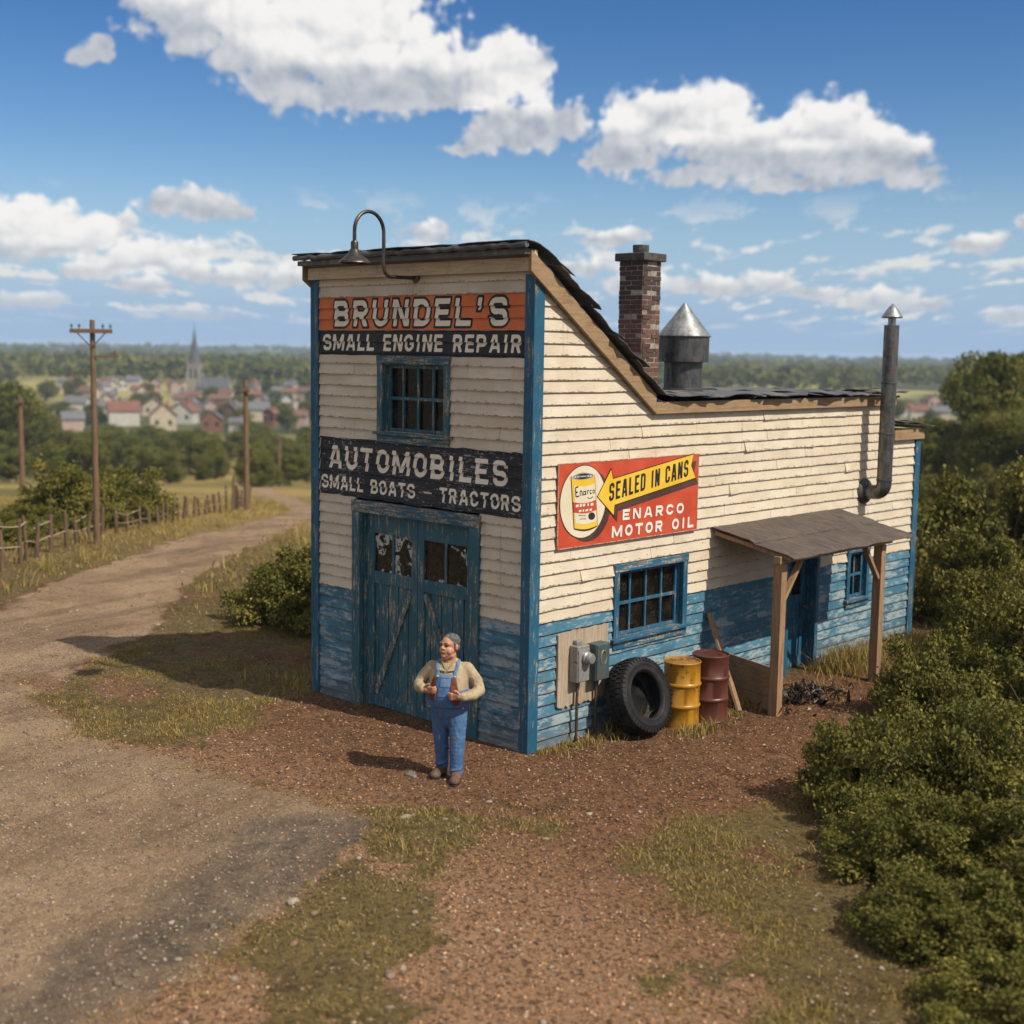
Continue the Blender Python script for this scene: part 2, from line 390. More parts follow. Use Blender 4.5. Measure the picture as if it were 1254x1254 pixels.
def glyph(ch, x, y, w, t):
    B = lambda *a: _box(x, y, *a); cut = lambda a, b: np.maximum(a, -b); clip = lambda a: np.maximum(a, B(-9, 0, 9, 1))
    r = w * .48; m0, m1 = .5 - t / 2, .5 + t / 2; q = t * .5
    if ch in 'IL' or ch in 'EF':
        d = B(0, 0, t, 1) if ch != 'I' else B(w / 2 - t / 2, 0, w / 2 + t / 2, 1)
        if ch == 'L': d = U_(d, B(0, 0, w, t))
        if ch == 'E': d = U_(d, B(0, 0, w, t), B(0, 1 - t, w, 1), B(0, m0 + .01, w * .88, m1))
        return d
    if ch == 'A': return U_(clip(_seg(x, y, q * .9, -.1, w / 2 - .04 * w, 1.1, t)), clip(_seg(x, y, w - q * .9, -.1, w / 2 + .04 * w, 1.1, t)), B(w * .25, .2, w * .75, .2 + t * .85))
    if ch == 'B': return U_(cut(_ring(x, y, 0, m0, w * .96, 1, w * .4, t), B(-1, -1, 0, 2)), _ring(x, y, 0, 0, w, m1, w * .42, t), B(0, 0, t, 1), B(0, 0, w / 2, t), B(0, 1 - t, w / 2, 1), B(0, m0, w / 2, m1))
    if ch == 'C': return cut(_ring(x, y, 0, 0, w, 1, r, t), B(w * .55, .34, w + 1, .66))
    if ch == 'G': return U_(cut(_ring(x, y, 0, 0, w, 1, r, t), B(w * .55, .46, w + 1, .68)), B(w * .52, .38, w, .38 + t * .8), B(w - t, .2, w, .5))
    if ch == 'D': return U_(_ring(x, y, 0, 0, w, 1, r, t), B(0, 0, t, 1), B(0, 0, w / 2, t), B(0, 1 - t, w / 2, 1))
    if ch == 'O': return _ring(x, y, 0, 0, w, 1, r, t)
    if ch == 'P': return U_(_ring(x, y, 0, m0 - .08, w, 1, w * .4, t), B(0, 0, t, 1), B(0, 1 - t, w / 2, 1), B(0, m0 - .08, w / 2, m1 - .08))
    if ch == 'R': return U_(_ring(x, y, 0, m0 - .04, w * .97, 1, w * .4, t), B(0, 0, t, 1), B(0, 1 - t, w / 2, 1), B(0, m0 - .04, w / 2, m1 - .04), np.maximum(_seg(x, y, w * .42, .56, w - t * .45, -.1, t * 1.05), B(-9, 0, 9, .55)))
    if ch == 'S': return U_(cut(_ring(x, y, 0, m0, w, 1, r, t), B(w / 2, -1, w + 1, .70)), cut(_ring(x, y, 0, 0, w, m1, r, t), B(-1, .30, w / 2, 2)))
    if ch == 'T': return U_(B(w / 2 - t / 2, 0, w / 2 + t / 2, 1), B(0, 1 - t, w, 1))
    if ch == 'U': return cut(_ring(x, y, 0, 0, w, 1.6, r, t), B(-1, 1, w + 1, 3))
    if ch == 'M': return U_(B(0, 0, t, 1), B(w - t, 0, w, 1), clip(_seg(x, y, q * .9, 1.05, w / 2, .12, t * .9)), clip(_seg(x, y, w - q * .9, 1.05, w / 2, .12, t * .9)))
    if ch == 'N': return U_(B(0, 0, t, 1), B(w - t, 0, w, 1), clip(_seg(x, y, q * .8, 1.1, w - q * .8, -.1, t)))
    if ch == "'": return U_(B(w / 2 - t * .5, .72, w / 2 + t * .5, 1), np.maximum(_seg(x, y, w / 2 + t * .22, .8, w / 2 - t * .5, .5, t * .55), B(-9, .56, 9, 1)))
    if ch == '-': return B(0, .45, w, .45 + t * .8)
WID = {'I': .30, "'": .26, 'M': .78, 'A': .66, 'L': .50, 'E': .52, '-': .62, 'T': .58, ' ': .34}
def lettering(mb, text, x0, x1, z0, z1, place, t=.19, gap=.15, grow=0., rows=None, m=0, res=30, only=None):
    """meshes the text into [x0,x1]x[z0,z1]; place(a,z,za,zb)->point; rows = heights where the boards break"""
    ws = [WID.get(c, .58) for c in text]; tot = sum(ws) + gap * (len(text) - 1); kx = (x1 - x0) / tot; kz = z1 - z0
    cuts = [z0 - grow * 1.2] + [r for r in (rows or []) if z0 - grow < r < z1 + grow] + [z1 + grow * 1.2]
    pos = 0; g = grow
    for ci, (c, w) in enumerate(zip(text, ws)):
        if c != ' ' and (only is None or only[0] <= ci < only[1]):
            px0 = x0 + pos * kx; cell = kz / res
            nx = max(4, int((w * kx + 2 * g + .02) / cell)); X = np.linspace(px0 - g - .01, px0 + w * kx + g + .01, nx + 1)
            # work in a frame where a unit is the letter height so that strokes keep their width
            wu = w * kx / kz
            for za, zb in zip(cuts[:-1], cuts[1:]):
                nz = max(1, int(round((zb - za) / cell))); Z = np.linspace(za, zb, nz + 1)
                gx, gz = np.meshgrid((X - px0) / kz, (Z - z0) / kz, indexing='ij')
                d = glyph(c, gx, gz, wu, t) - grow / kz
                cache = {}
                def vid(k, p):
                    if k not in cache: cache[k] = len(vs); vs.append(place(p[0], p[1], za, zb))
                    return cache[k]
                vs = []; fs = []
                for i in range(nx):
                    for j in range(nz):
                        cs = [(i, j), (i + 1, j), (i + 1, j + 1), (i, j + 1)]; dv = [d[a] for a in cs]
                        if min(dv) >= 0: continue
                        poly = []
                        for k in range(4):
                            a, b = cs[k], cs[(k + 1) % 4]; da, db = dv[k], dv[(k + 1) % 4]
                            if da < 0: poly.append(vid(a, (X[a[0]], Z[a[1]])))
                            if (da < 0) != (db < 0):
                                u = da / (da - db); key = (a, b) if a < b else (b, a)
                                poly.append(vid(key, (X[a[0]] + (X[b[0]] - X[a[0]]) * u, Z[a[1]] + (Z[b[1]] - Z[a[1]]) * u)))
                        if len(poly) >= 3: fs.append(tuple(poly))
                mb.add(vs, fs, m)
        pos += w + gap
    return mb

def word_spans(text):
    out = []; i = 0
    for w in text.split(' '): out.append((i, i + len(w))); i += len(w) + 1
    return out
def letter_words(name, text, mat, parent, *a, **k):
    for sp in word_spans(text):
        mb = MB(); lettering(mb, text, *a, only=sp, **k); mb.build(name, mat, parent)

# ================================================================= THE GARAGE
GW, GL = 3.955, 9.46
cl = siding_mat()
trim = worn_paint('blue_trim_paint', (.010, .072, .130), (.017, .105, .185), (.34, .35, .31), 2, .42)
trim_h = worn_paint('blue_trim_paint_level', (.010, .080, .150), (.020, .120, .21), (.36, .37, .33), 1, .72)
trim_x = worn_paint('blue_trim_paint_front', (.012, .075, .115), (.022, .105, .155), (.36, .35, .29), 0, .72)
doorp = worn_paint('blue_door_paint', (.016, .080, .110), (.030, .115, .150), (.42, .40, .32), 2, .50)
bracep = worn_paint('worn_brace_paint', (.014, .075, .105), (.03, .11, .14), (.44, .40, .31), 2, .80)
wood = raw_wood('bare_timber', (.215, .128, .070), (.32, .205, .118))
wood_y = raw_wood('bare_timber_level', (.23, .148, .08), (.315, .215, .122), 1)
wood_x = raw_wood('weathered_fascia', (.40, .31, .21), (.52, .42, .29), 0)
def glass_fn(t):
    o = t.obj(); n = t.noise(o, 5, 4); s = t.voro(o, 26.)
    d = t.m('MULTIPLY', t.sm(s, .10, .16, 1, 0), t.sm(t.noise(o, 3.3, 2), .5, .6))
    col = t.mix(t.sm(n, .4, .7), (.006, .005, .004, 1), (.020, .016, .010, 1)); col = t.mix(t.m('MULTIPLY', d, .6), col, (.30, .27, .2, 1))
    return {'Base Color': col, 'Roughness': t.sm(n, .3, .7, .12, .35), 'Specular IOR Level': .22}
glass = material('dusty_dark_glass', glass_fn)
def tar_fn(t):
    o = t.obj(); n = t.noise(o, 2.5, 6, .7); f = t.noise(o, 60, 4, .7); st = t.noise(t.scale(o, (1, 9, 1)), 2, 5, .7)
    col = t.mix(t.sm(n, .35, .7), (.040, .040, .042, 1), (.125, .122, .118, 1)); col = t.mix(t.m('MULTIPLY', t.sm(st, .54, .66), .7), col, (.20, .19, .17, 1))
    return {'Base Color': col, 'Roughness': t.sm(n, .3, .7, .42, .75), 'Specular IOR Level': .5, 'Normal': t.bump(t.m('ADD', n, t.m('MULTIPLY', f, .4)), .012)}
tar = material('tar_paper', tar_fn)

garage = thing('repair_garage', 'tall weathered clapboard garage, cream over blue, with hand-painted signs on its front', 'garage')

# roof height along the side (lower line of the rake boards)
def rake(y): return 5.445 - .695 * y
def sidetop(y): return min(rake(y) + .12, 99) if y < 2.19 else (4.02 if y < 8.47 else 3.44)

def clapboards(name, place, length, topfn, holes, parent=garage, seed=1, hmax=5.8):
    """place(a, z, out) -> point. One lapped board row after another, cut around the openings."""
    rg = random.Random(seed); mb = MB(); k0 = -11
    for k in range(k0, 40):
        z0 = ZB + k * EX; z1 = z0 + EX
        if z1 < .0 or z0 > hmax: continue
        z0 = max(z0, -.02)
        # where this row exists under the roof line
        runs = []; a = 0.; st = None
        N = 240
        for i in range(N + 1):
            a = length * i / N
            ok = topfn(a) >= z1 - .02
            if ok and st is None: st = a
            if (not ok or i == N) and st is not None: runs.append((st, a)); st = None
        segs = []
        for a0, a1 in runs:
            parts = [(a0, a1)]
            for (h0, h1, b0, b1) in holes:
                if z0 < b1 - .01 and z1 > b0 + .01:
                    nw = []
                    for p0, p1 in parts:
                        if h1 <= p0 or h0 >= p1: nw.append((p0, p1)); continue
                        if h0 > p0: nw.append((p0, h0))
                        if h1 < p1: nw.append((h1, p1))
                    parts = nw
            segs += parts
        for p0, p1 in segs:
            cutp = [p0]; x = p0 + rg.uniform(.8, 3.4)
            while x < p1 - .5: cutp.append(x); x += rg.uniform(1.6, 3.8)
            cutp.append(p1)
            for i in range(len(cutp) - 1):
                q0 = cutp[i] + (.0035 if i else 0); q1 = cutp[i + 1] - (.0035 if i < len(cutp) - 2 else 0)
                if q1 - q0 < .02: continue
                n = max(1, int((q1 - q0) / .3)); rnd = rg.random(); off = rg.uniform(-.002, .003); sag = rg.uniform(-.004, .004)
                lift = rg.random() < (.18 if name != 'front_siding' else 0.)
                vs = []
                for j in range(n + 1):
                    u = j / n; s = q0 + (q1 - q0) * u
                    dz = (rg.uniform(-.0035, .0035) + sag * (u - .5)) * (.25 if name == 'front_siding' else 1); t = .029 + off + rg.uniform(-.002, .002)
                    if lift and j in (0, n): t += rg.uniform(.006, .022); dz -= rg.uniform(0, .010)
                    zb = z0 + dz if z0 > 0 else z0
                    vs += [place(s, zb, -.012), place(s, zb, t), place(s, z1 + .006, .004), place(s, z1 + .006, -.012)]
                fs = []
                for j in range(n):
                    b = 4 * j
                    for e in range(4): fs.append((b + e, b + 4 + e, b + 4 + (e + 1) % 4, b + (e + 1) % 4))
                fs += [(3, 2, 1, 0), (4 * n, 4 * n + 1, 4 * n + 2, 4 * n + 3)]
                mb.add(vs, fs, 0, rnd)
    return mb.build(name, cl, parent)

# openings in wall coordinates
FW = (-2.653, -1.33, 3.60, 4.593)        # front window, outer casing
DR = (-3.137, -.786, 0., 2.72)           # garage door, outer casing
SW = (1.511, 3.038, 1.09, 2.06)          # side window
SD = (5.50, 6.42, 0., 1.93)              # side door
S2 = (7.26, 7.96, .86, 1.72)             # small side window
sh = lambda o, k=.03: (o[0] + k, o[1] - k, o[2] + k, o[3] - k)
hf = [(o[0] + GW, o[1] + GW, o[2], o[3]) for o in (sh(FW), (DR[0] + .03, DR[1] - .03, -1, DR[3] - .03))]
clapboards('front_siding', lambda a, z, o: (-GW + a, -o, z), GW, lambda a: 5.70, hf, seed=3)
clapboards('side_siding', lambda a, z, o: (o, a, z), GL, sidetop, [sh(SW), (SD[0] + .03, SD[1] - .03, -1, SD[3] - .03), sh(S2)], seed=4)
clapboards('far_side_siding', lambda a, z, o: (-GW - o, a, z), GL, sidetop, [], seed=5)
clapboards('back_siding', lambda a, z, o: (-a, GL + o, z), GW, lambda a: 3.5, [], seed=6)

# corner boards
def corner(name, x, y, sx, sy, top):
    mb = MB(); w = .105
    mb.box(min(x, x - sx * w), min(y, y + sy * .044), -.03, max(x, x - sx * w), max(y, y + sy * .044), top)
    mb.box(min(x, x + sx * .047), min(y + sy * .047, y - sy * (w + .02)), -.03, max(x, x + sx * .047), max(y + sy * .047, y - sy * (w + .02)), top)
    return mb.build(name, trim, garage, bevel=.004)
corner('corner_board', 0, 0, 1, -1, 5.53)
corner('corner_board', -GW, 0, -1, -1, 5.57)
corner('corner_board', 0, GL, 1, 1, 3.46)
corner('corner_board', -GW, GL, -1, 1, 3.46)

# fascia and rake boards
mb = MB(); mb.box(-3.985, -.105, 5.565, .085, -.05, 5.795); mb.build('front_fascia_board', wood_x, garage, bevel=.005)
def rakeboard(x0, x1):
    mb = MB()
    ya, yb = -.165, 2.19
    pts = [(ya, rake(ya)), (yb, rake(yb)), (yb, rake(yb) + .235), (ya, rake(ya) + .235)]
    mb.prism(pts, lambda a, b, d: (x0 + d, a, b), x1 - x0)
    return mb.build('rake_board', wood_y, garage, bevel=.005)
rakeboard(.050, .096); rakeboard(-GW - .070, -GW - .049)
for xa, xb in ((.050, .094), (-GW - .094, -GW - .050)):
    mb = MB(); mb.box(xa, 2.193, 3.915, xb, 8.50, 4.065); mb.build('eave_board', wood_y, garage, bevel=.005)
    mb = MB(); mb.box(xa, 8.503, 3.345, xb, 9.53, 3.51); mb.build('eave_board', wood_y, garage, bevel=.005)
mb = MB(); mb.box(-GW, 8.44, 3.50, 0, 8.49, 4.03); mb.build('step_wall_board', wood_x, garage)

# roof: torn overlapping sheets of tar paper
def rtop(y):
    pts = [(-.34, 5.86), (-.1, 5.84), (.25, 5.62), (.98, 5.08), (1.66, 4.59), (2.28, 4.13), (2.5, 4.085), (8.9, 4.075)]
    return float(np.interp(y, [p[0] for p in pts], [p[1] for p in pts]))
rs = random.Random(21)
roof = MB()
# decking under the paper
roof.prism([(-.26, 5.80), (-.12, 5.80), (2.24, 4.10), (2.4, 4.066), (8.62, 4.066), (8.62, 4.036), (2.3, 4.036), (-.14, 5.74), (-.26, 5.74)], lambda a, b, d: (-4.0 + d, a, b), 4.082)
roof.prism([(8.5, 3.64), (9.62, 3.54), (9.62, 3.51), (8.5, 3.61)], lambda a, b, d: (-4.05 + d, a, b), 4.13)
def roofsheet(x0, x1, y0, y1, lift, amp=.02, base=rtop, nx=18, ny=8, curl=.0):
    sd = rs.randint(0, 9999); rg = random.Random(sd)
    j0 = [rg.uniform(-.045, .045) for _ in range(nx + 1)]; j1 = [rg.uniform(-.05, .05) for _ in range(nx + 1)]; e0 = [rg.uniform(-.03, .03) for _ in range(ny + 1)]; e1 = [rg.uniform(-.04, .04) for _ in range(ny + 1)]
    def fn(u, v):
        i = int(round(u * nx)); j = int(round(v * ny))
        y = (y0 + j0[i]) * (1 - v) + (y1 + j1[i]) * v; x = (x0 + e0[j]) * (1 - u) + (x1 + e1[j]) * u
        n = float(vnoise(x * 3.1 + sd, y * 3.1)) - .5
        z = base(y) + lift + n * amp * 2 + curl * v * v * (1 + .5 * math.sin(u * 23 + sd))
        ed = max(0., x - .12)
        return (x, y + curl * v * v * .5, z - ed * .15)
    roof.sheet(fn, nx, ny, .009)
lv = .012
roofsheet(-4.03, .17, -.31, .42, lv + .02, .008, ny=7, curl=.085)
roofsheet(-4.03, .20, .20, .92, lv - .004, .010, curl=.075)
roofsheet(-4.03, .17, .80, 1.38, lv - .006, .012, curl=.085)
roofsheet(-4.03, .205, 1.22, 1.84, lv - .004, .010, curl=.070)
roofsheet(-4.03, .18, 1.66, 2.34, lv - .002, .014, curl=.055)
y = 2.3; k = 0
while y < 8.5:
    w = rs.uniform(.7, 1.25); y2 = min(y + w, 8.68)
    roofsheet(-4.12, -1.9, y, y2 + .12, lv + .012 * (k % 3), .022, nx=10); roofsheet(-2.1, .17, y - .1, y2 + .06, lv + .02 + .014 * ((k + 1) % 3), .032, nx=12)
    if k % 2 == 0: roofsheet(-.55, .215, y + .2, y + .95, lv + .055, .03, nx=7, ny=6)
    y = y2 - .02; k += 1
    if y2 >= 8.67: break
low = lambda y: 3.655 - .09 * (y - 8.5)
roofsheet(-4.1, .16, 8.52, 9.2, .012, .025, low); roofsheet(-4.1, .19, 9.0, 9.72, .03, .028, low)
# rolled front edge
roof.tube([(-4.02 + i * .116, -.30 + .012 * math.sin(i * 1.9), 5.835 + .010 * math.sin(i * 2.7)) for i in range(37)], .034, 8)
roof = roof.build('roof', tar, garage, smooth=35)

# chimney, a sub-part of the roof: courses of brick round a mortar core
def brick_fn(t):
    r = t.attr('rnd'); o = t.obj(); z = t.sep(o)[2]; n = t.noise(o, 14, 5, .7)
    c = t.mix(r, (.060, .029, .021, 1), (.145, .066, .044, 1)); c = t.mix(t.m('MULTIPLY', t.sm(t.noise(o, 9, 5, .75), .60, .68), .25), c, (.36, .29, .24, 1)); c = t.mix(t.m('MULTIPLY', t.sm(n, .5, .75), .6), c, (.07, .04, .035, 1))
    soot = t.sm(t.m('ADD', z, t.m('MULTIPLY', n, .5)), 5.35, 5.9)
    return {'Base Color': t.mix(t.m('MULTIPLY', soot, .72), c, (.030, .024, .022, 1)), 'Roughness': .9, 'Normal': t.bump(n, .006)}
brick = material('old_brick', brick_fn)
mortar = simple('mortar', (.33, .29, .25), (.17, .14, .12), .9, scale=12, bump=.004)
capm = simple('sooty_cement', (.085, .078, .072), (.04, .037, .035), .9, scale=9, bump=.006)
CX0, CX1, CY0, CY1 = -1.93, -1.5, 3.90, 4.31
mb = MB(); ch = .068; z = 4.0; row = 0; rg = random.Random(5)
while z < 5.92:
    for side in range(4):
        L = (CX1 - CX0) if side in (0, 2) else (CY1 - CY0)
        ed = [0., L * .26, L * .76, L] if (row + side) % 2 else [0., L * .5, L]
        for a, b in zip(ed[:-1], ed[1:]):
            a += .006; b -= .006; d = rg.uniform(-.006, .013); a += rg.uniform(0, .006); b -= rg.uniform(0, .006); za, zb = z + .006, z + ch - .006
            if side == 0: mb.box(CX0 + a, CY0 - d, za, CX0 + b, CY0 + .05, zb, 0)
            if side == 1: mb.box(CX1 - .05, CY0 + a, za, CX1 + d, CY0 + b, zb, 0)
            if side == 2: mb.box(CX0 + a, CY1 - .05, za, CX0 + b, CY1 + d, zb, 0)
            if side == 3: mb.box(CX0 - d, CY0 + a, za, CX0 + .05, CY0 + b, zb, 0)
    z += ch; row += 1
mb.box(CX0 + .004, CY0 + .004, 3.95, CX1 - .004, CY1 - .004, z, 1)
chim = mb.build('chimney', [brick, mortar], roof)
mb = MB(); mb.box(CX0 - .055, CY0 - .055, z + .002, CX1 + .055, CY1 + .055, z + .115); mb.build('chimney_cap', capm, roof, bevel=.014)
mb = MB(); cx, cy = (CX0 + CX1) / 2, (CY0 + CY1) / 2
mb.lathe([(.11, z + .117), (.118, z + .17), (.118, z + .235), (.085, z + .235), (.085, z + .12)], (cx, cy, 0), 24); mb.build('chimney_pot', capm, roof, smooth=40)

# round sheet-metal ventilator on the flat roof
zinc = metal('dull_zinc', (.16, .165, .165), (.38, .39, .39), .42, .8)
zinc_d = metal('dark_zinc', (.045, .048, .05), (.12, .125, .125), .5, .7, .15)
vx, vy = -1.6, 5.05
mb = MB(); mb.lathe([(.30, 4.03), (.30, 4.16), (.285, 4.17), (.285, 4.60), (.27, 4.60)], (vx, vy, 0), 40); vent = mb.build('roof_ventilator', zinc_d, roof, smooth=30)
mb = MB(); mb.lathe([(.365, 4.555), (.375, 4.56), (.375, 4.915), (.385, 4.925), (.385, 4.945), (.36, 4.93)], (vx, vy, 0), 40); mb.build('ventilator_drum', zinc_d, roof, smooth=30)
mb = MB(); mb.lathe([(.30, 4.93), (.395, 4.925), (.40, 4.94), (.20, 5.19), (.02, 5.425), (0, 5.43)], (vx, vy, 0), 40); mb.build('ventilator_cone', zinc, roof, smooth=30)

# ---------------------------------------------------------------- windows and doors
def window(name, place, o, cols, mat_h, mat_v, case=.095, sill=True, depth=.09, rail=.5):
    """place(a, z, out); o = outer casing (a0,a1,z0,z1). casing > sill, sash (muntins), pane"""
    a0, a1, z0, z1 = o; mb = MB(); P = place
    def bx(m, b0, c0, d0, b1, c1, d1, mi=0):
        m.hexa([P(b0, c0, d0), P(b1, c0, d0), P(b1, c0, d1), P(b0, c0, d1), P(b0, c1, d0), P(b1, c1, d0), P(b1, c1, d1), P(b0, c1, d1)], mi)
    bx(mb, a0, z0, -.02, a0 + case, z1 - case, .048, 0); bx(mb, a1 - case, z0, -.02, a1, z1 - case, .048, 0)
    bx(mb, a0 - .004, z1 - case + .001, -.02, a1 + .004, z1, .056, 1)
    # reveals
    for q0, q1 in ((a0 + case, a0 + case + .012), (a1 - case - .012, a1 - case)): bx(mb, q0, z0 + .01, -depth - .02, q1, z1 - case, -.0205, 0)
    bx(mb, a0 + case + .0125, z1 - case - .014, -depth - .02, a1 - case - .0125, z1 - case - .001, .02, 1)
    cas = mb.build(name, [mat_v, mat_h], garage, bevel=.004)
    if sill:
        mb = MB(); bx(mb, a0 - .045, z0 - .005, -depth, a1 + .045, z0 + .035, .088); bx(mb, a0 + .0, z0 - .105, -.0, a1 - .0, z0 - .008, .046)
        mb.build('window_sill', mat_h, cas, bevel=.004)
    i0, i1, j0, j1 = a0 + case + .013, a1 - case - .013, z0 + .04, z1 - case - .015
    mb = MB(); s = .042
    bx(mb, i0, j0, -depth + .002, i0 + s, j1, -depth + .038); bx(mb, i1 - s, j0, -depth + .002, i1, j1, -depth + .038)
    bx(mb, i0 + s + .001, j1 - s, -depth + .003, i1 - s - .001, j1, -depth + .037); bx(mb, i0 + s + .001, j0, -depth + .003, i1 - s - .001, j0 + s, -depth + .037)
    for c in range(1, cols):
        x = i0 + (i1 - i0) * c / cols; bx(mb, x - .017, j0 + s, -depth + .004, x + .017, j1 - s, -depth + .033)
    zr = j0 + (j1 - j0) * rail; bx(mb, i0 + s, zr - .02, -depth + .005, i1 - s, zr + .02, -depth + .036)
    mb.build('window_sash', mat_v, cas, bevel=.003)
    mb = MB(); bx(mb, i0 - .005, j0 - .005, -depth - .012, i1 + .005, j1 + .005, -depth - .003); mb.build('window_pane', glass, cas)
    return cas
PF = lambda a, z, o: (a, -o, z)
PS = lambda a, z, o: (o, a, z)
window('front_window', PF, FW, 4, trim_x, doorp, .10)
window('side_window', PS, SW, 4, trim_h, trim, .095)
window('side_window', PS, S2, 2, trim_h, trim, .09, depth=.07)

# the pair of garage doors
a0, a1, z0, z1 = DR
mb = MB(); c = .155
mb.box(a0, -.055, -.03, a0 + c, .02, z1 - c - .002); mb.box(a1 - c, -.055, -.03, a1, .02, z1 - c - .002); mb.box(a0 - .004, -.062, z1 - c, a1 + .004, .02, z1, 1)
mb.box(a0 + c + .001, .021, -.03, a0 + c + .02, .15, z1 - c); mb.box(a1 - c - .02, .021, -.03, a1 - c - .001, .15, z1 - c)
gd = mb.build('garage_door', [doorp, trim_x], garage, bevel=.005)
i0, i1, j1 = a0 + c + .022, a1 - c - .022, z1 - c - .01; mid = i0 + (i1 - i0) * .49; y0 = .075
for k, (p0, p1) in enumerate(((i0, mid - .004), (mid + .004, i1))):
    mb = MB(); st = .135; zt = j1; gl0, gl1 = 1.80, 2.30
    pn = 5; x = p0 + .01
    wdt = (p1 - p0 - .02) / pn
    for q in range(pn):
        d = rs.uniform(0, .006); mb.box(x + .007, y0 + .022 - d, .02, x + wdt - .007, y0 + .05, gl0 - .07); x += wdt
    mb.box(p0, y0 - .012, .0, p0 + (st if k == 0 else .11), y0 + .02, zt); mb.box(p1 - (st if k else .11), y0 - .012, .0, p1, y0 + .02, zt)
    l0, l1 = p0 + (st if k == 0 else .11) + .001, p1 - (st if k else .11) - .001
    mb.box(l0, y0 - .010, gl1 + .0, l1, y0 + .02, zt); mb.box(l0, y0 - .010, gl0 - .16, l1, y0 + .02, gl0); mb.box(l0, y0 - .010, .005, l1, y0 + .02, .15)
    lf = mb.build('door_leaf', doorp, gd, bevel=.004)
    mb = MB(); 
    e0, e1 = (l0 + .04, l1 - .02) if k == 0 else (l1 - .04, l0 + .02)
    mb.bar((e0, y0 + .004, .17), (e1, y0 + .004, gl0 - .18), .085, .030, up=(0, 1, 0)); mb.build('door_brace', bracep, gd, bevel=.004)
    mb = MB(); xm = (l0 + l1) / 2; mb.box(xm - .02, y0 - .004, gl0 + .001, xm + .02, y0 + .016, gl1 - .001); mb.build('door_muntin', doorp, gd, bevel=.003)
    mb = MB(); mb.box(l0 - .01, y0 + .021, gl0 - .01, l1 + .01, y0 + .032, gl1 + .01)
    def dg(t):
        o = t.obj(); n = t.noise(o, 4.2, 2, .4, .6); f = t.noise(o, 11, 5, .75)
        s = t.m('MULTIPLY', t.sm(n, .535, .56), t.sm(f, .46, .52)); s2 = t.m('MULTIPLY', t.sm(t.voro(o, 30.), .09, .13, 1, 0), t.sm(t.noise(o, 5, 2), .5, .58))
        col = t.mix(t.m('MAXIMUM', s, s2), t.mix(t.sm(f, .4, .7), (.010, .009, .007, 1), (.045, .035, .018, 1)), (.42, .42, .40, 1))
        return {'Base Color': col, 'Roughness': t.m('ADD', .12, t.m('MULTIPLY', s, .5)), 'Specular IOR Level': .22}
    mb.build('door_pane', material('splashed_door_glass', dg), gd)

# side door under the canopy
a0, a1, z0, z1 = SD
mb = MB(); c = .085
mb.box(-.02, a0, -.02, .052, a0 + c, z1 - c - .002); mb.box(-.02, a1 - c, -.02, .052, a1, z1 - c - .002); mb.box(-.02, a0 - .003, z1 - c, .058, a1 + .003, z1, 1)
mb.box(-.25, a1 - c + .001, -.02, -.021, a1 - c + .02, z1 - c); mb.box(-.25, a0 + c - .02, -.02, -.021, a0 + c - .001, z1 - c)
sd = mb.build('side_door', [trim, trim_h], garage, bevel=.004)
i0, i1 = a0 + c + .002, a1 - c - .002; mb = MB(); X = -.19; s = .10
mb.box(X, i0, 0, X + .04, i0 + s, z1 - c - .004); mb.box(X, i1 - s, 0, X + .04, i1, z1 - c - .004)
for q0, q1 in ((0, .16), (.62, .72), (.98, 1.10), (z1 - c - .11, z1 - c - .004)): mb.box(X + .001, i0 + s + .001, q0, X + .039, i1 - s - .001, q1)
mb.box(X + .002, i0 + s - .01, .1, X + .018, i1 - s + .01, .99)
mb.box(X + .006, (i0 + i1) / 2 - .014, 1.1, X + .034, (i0 + i1) / 2 + .014, z1 - c - .11)
dl = mb.build('door_leaf', trim, sd, bevel=.004)
mb = MB(); mb.box(X + .004, i0 + s - .01, 1.09, X + .012, i1 - s + .01, z1 - c - .1); mb.build('door_pane', glass, sd)
mb = MB(); mb.lathe([(.0, .0), (.012, .001), (.012, .03), (.028, .04), (.03, .055), (.02, .068), (0, .07)], (X + .04, i1 - .05, .9), 14, Matrix.Rotation(R(90), 3, 'Y')); mb.build('door_knob', metal('old_brass', (.2, .13, .05), (.35, .24, .1), .4, .9), sd, smooth=40)

# ---------------------------------------------------------------- lettering painted on the boards
rowsz = [ZB + k * EX for k in range(0, 40)]
def onboard(eps):
    def pl(a, z, za, zb):
        k = math.floor(((za + zb) / 2 - ZB) / EX); u = min(max((z - (ZB + k * EX)) / EX, .03), .985)
        return (a, -(.030 - .026 * u) - eps - .001, min(max(z, ZB + k * EX + .0004), ZB + (k + 1) * EX - .0005))
    return pl
def band(name, x0, x1, z0, z1, mat, eps=.0045, rag=.008):
    mb = MB(); cuts = [z0] + [r for r in rowsz if z0 + .01 < r < z1 - .01] + [z1]; pl = onboard(eps)
    for za, zb in zip(cuts[:-1], cuts[1:]):
        n = 30; vs = []; fs = []
        l = rs.uniform(-rag, rag); r = rs.uniform(-rag, rag)
        for i in range(n + 1):
            a = x0 + l + (x1 + r - x0 - l) * i / n; lo, hi = za, zb
            if za == z0: lo += rs.uniform(-rag, rag) * .8
            if zb == z1: hi += rs.uniform(-rag, rag) * .8
            vs += [pl(a, lo, za, zb), pl(a, hi, za, zb)]
        fs = [(2 * i, 2 * i + 2, 2 * i + 3, 2 * i + 1) for i in range(n)]
        mb.add(vs, fs, 0, rs.random())
    return mb.build(name, mat, garage)
orange = sign_paint('orange_sign_paint', (.50, .105, .026), (.62, .17, .05), (.36, .27, .2), .55)
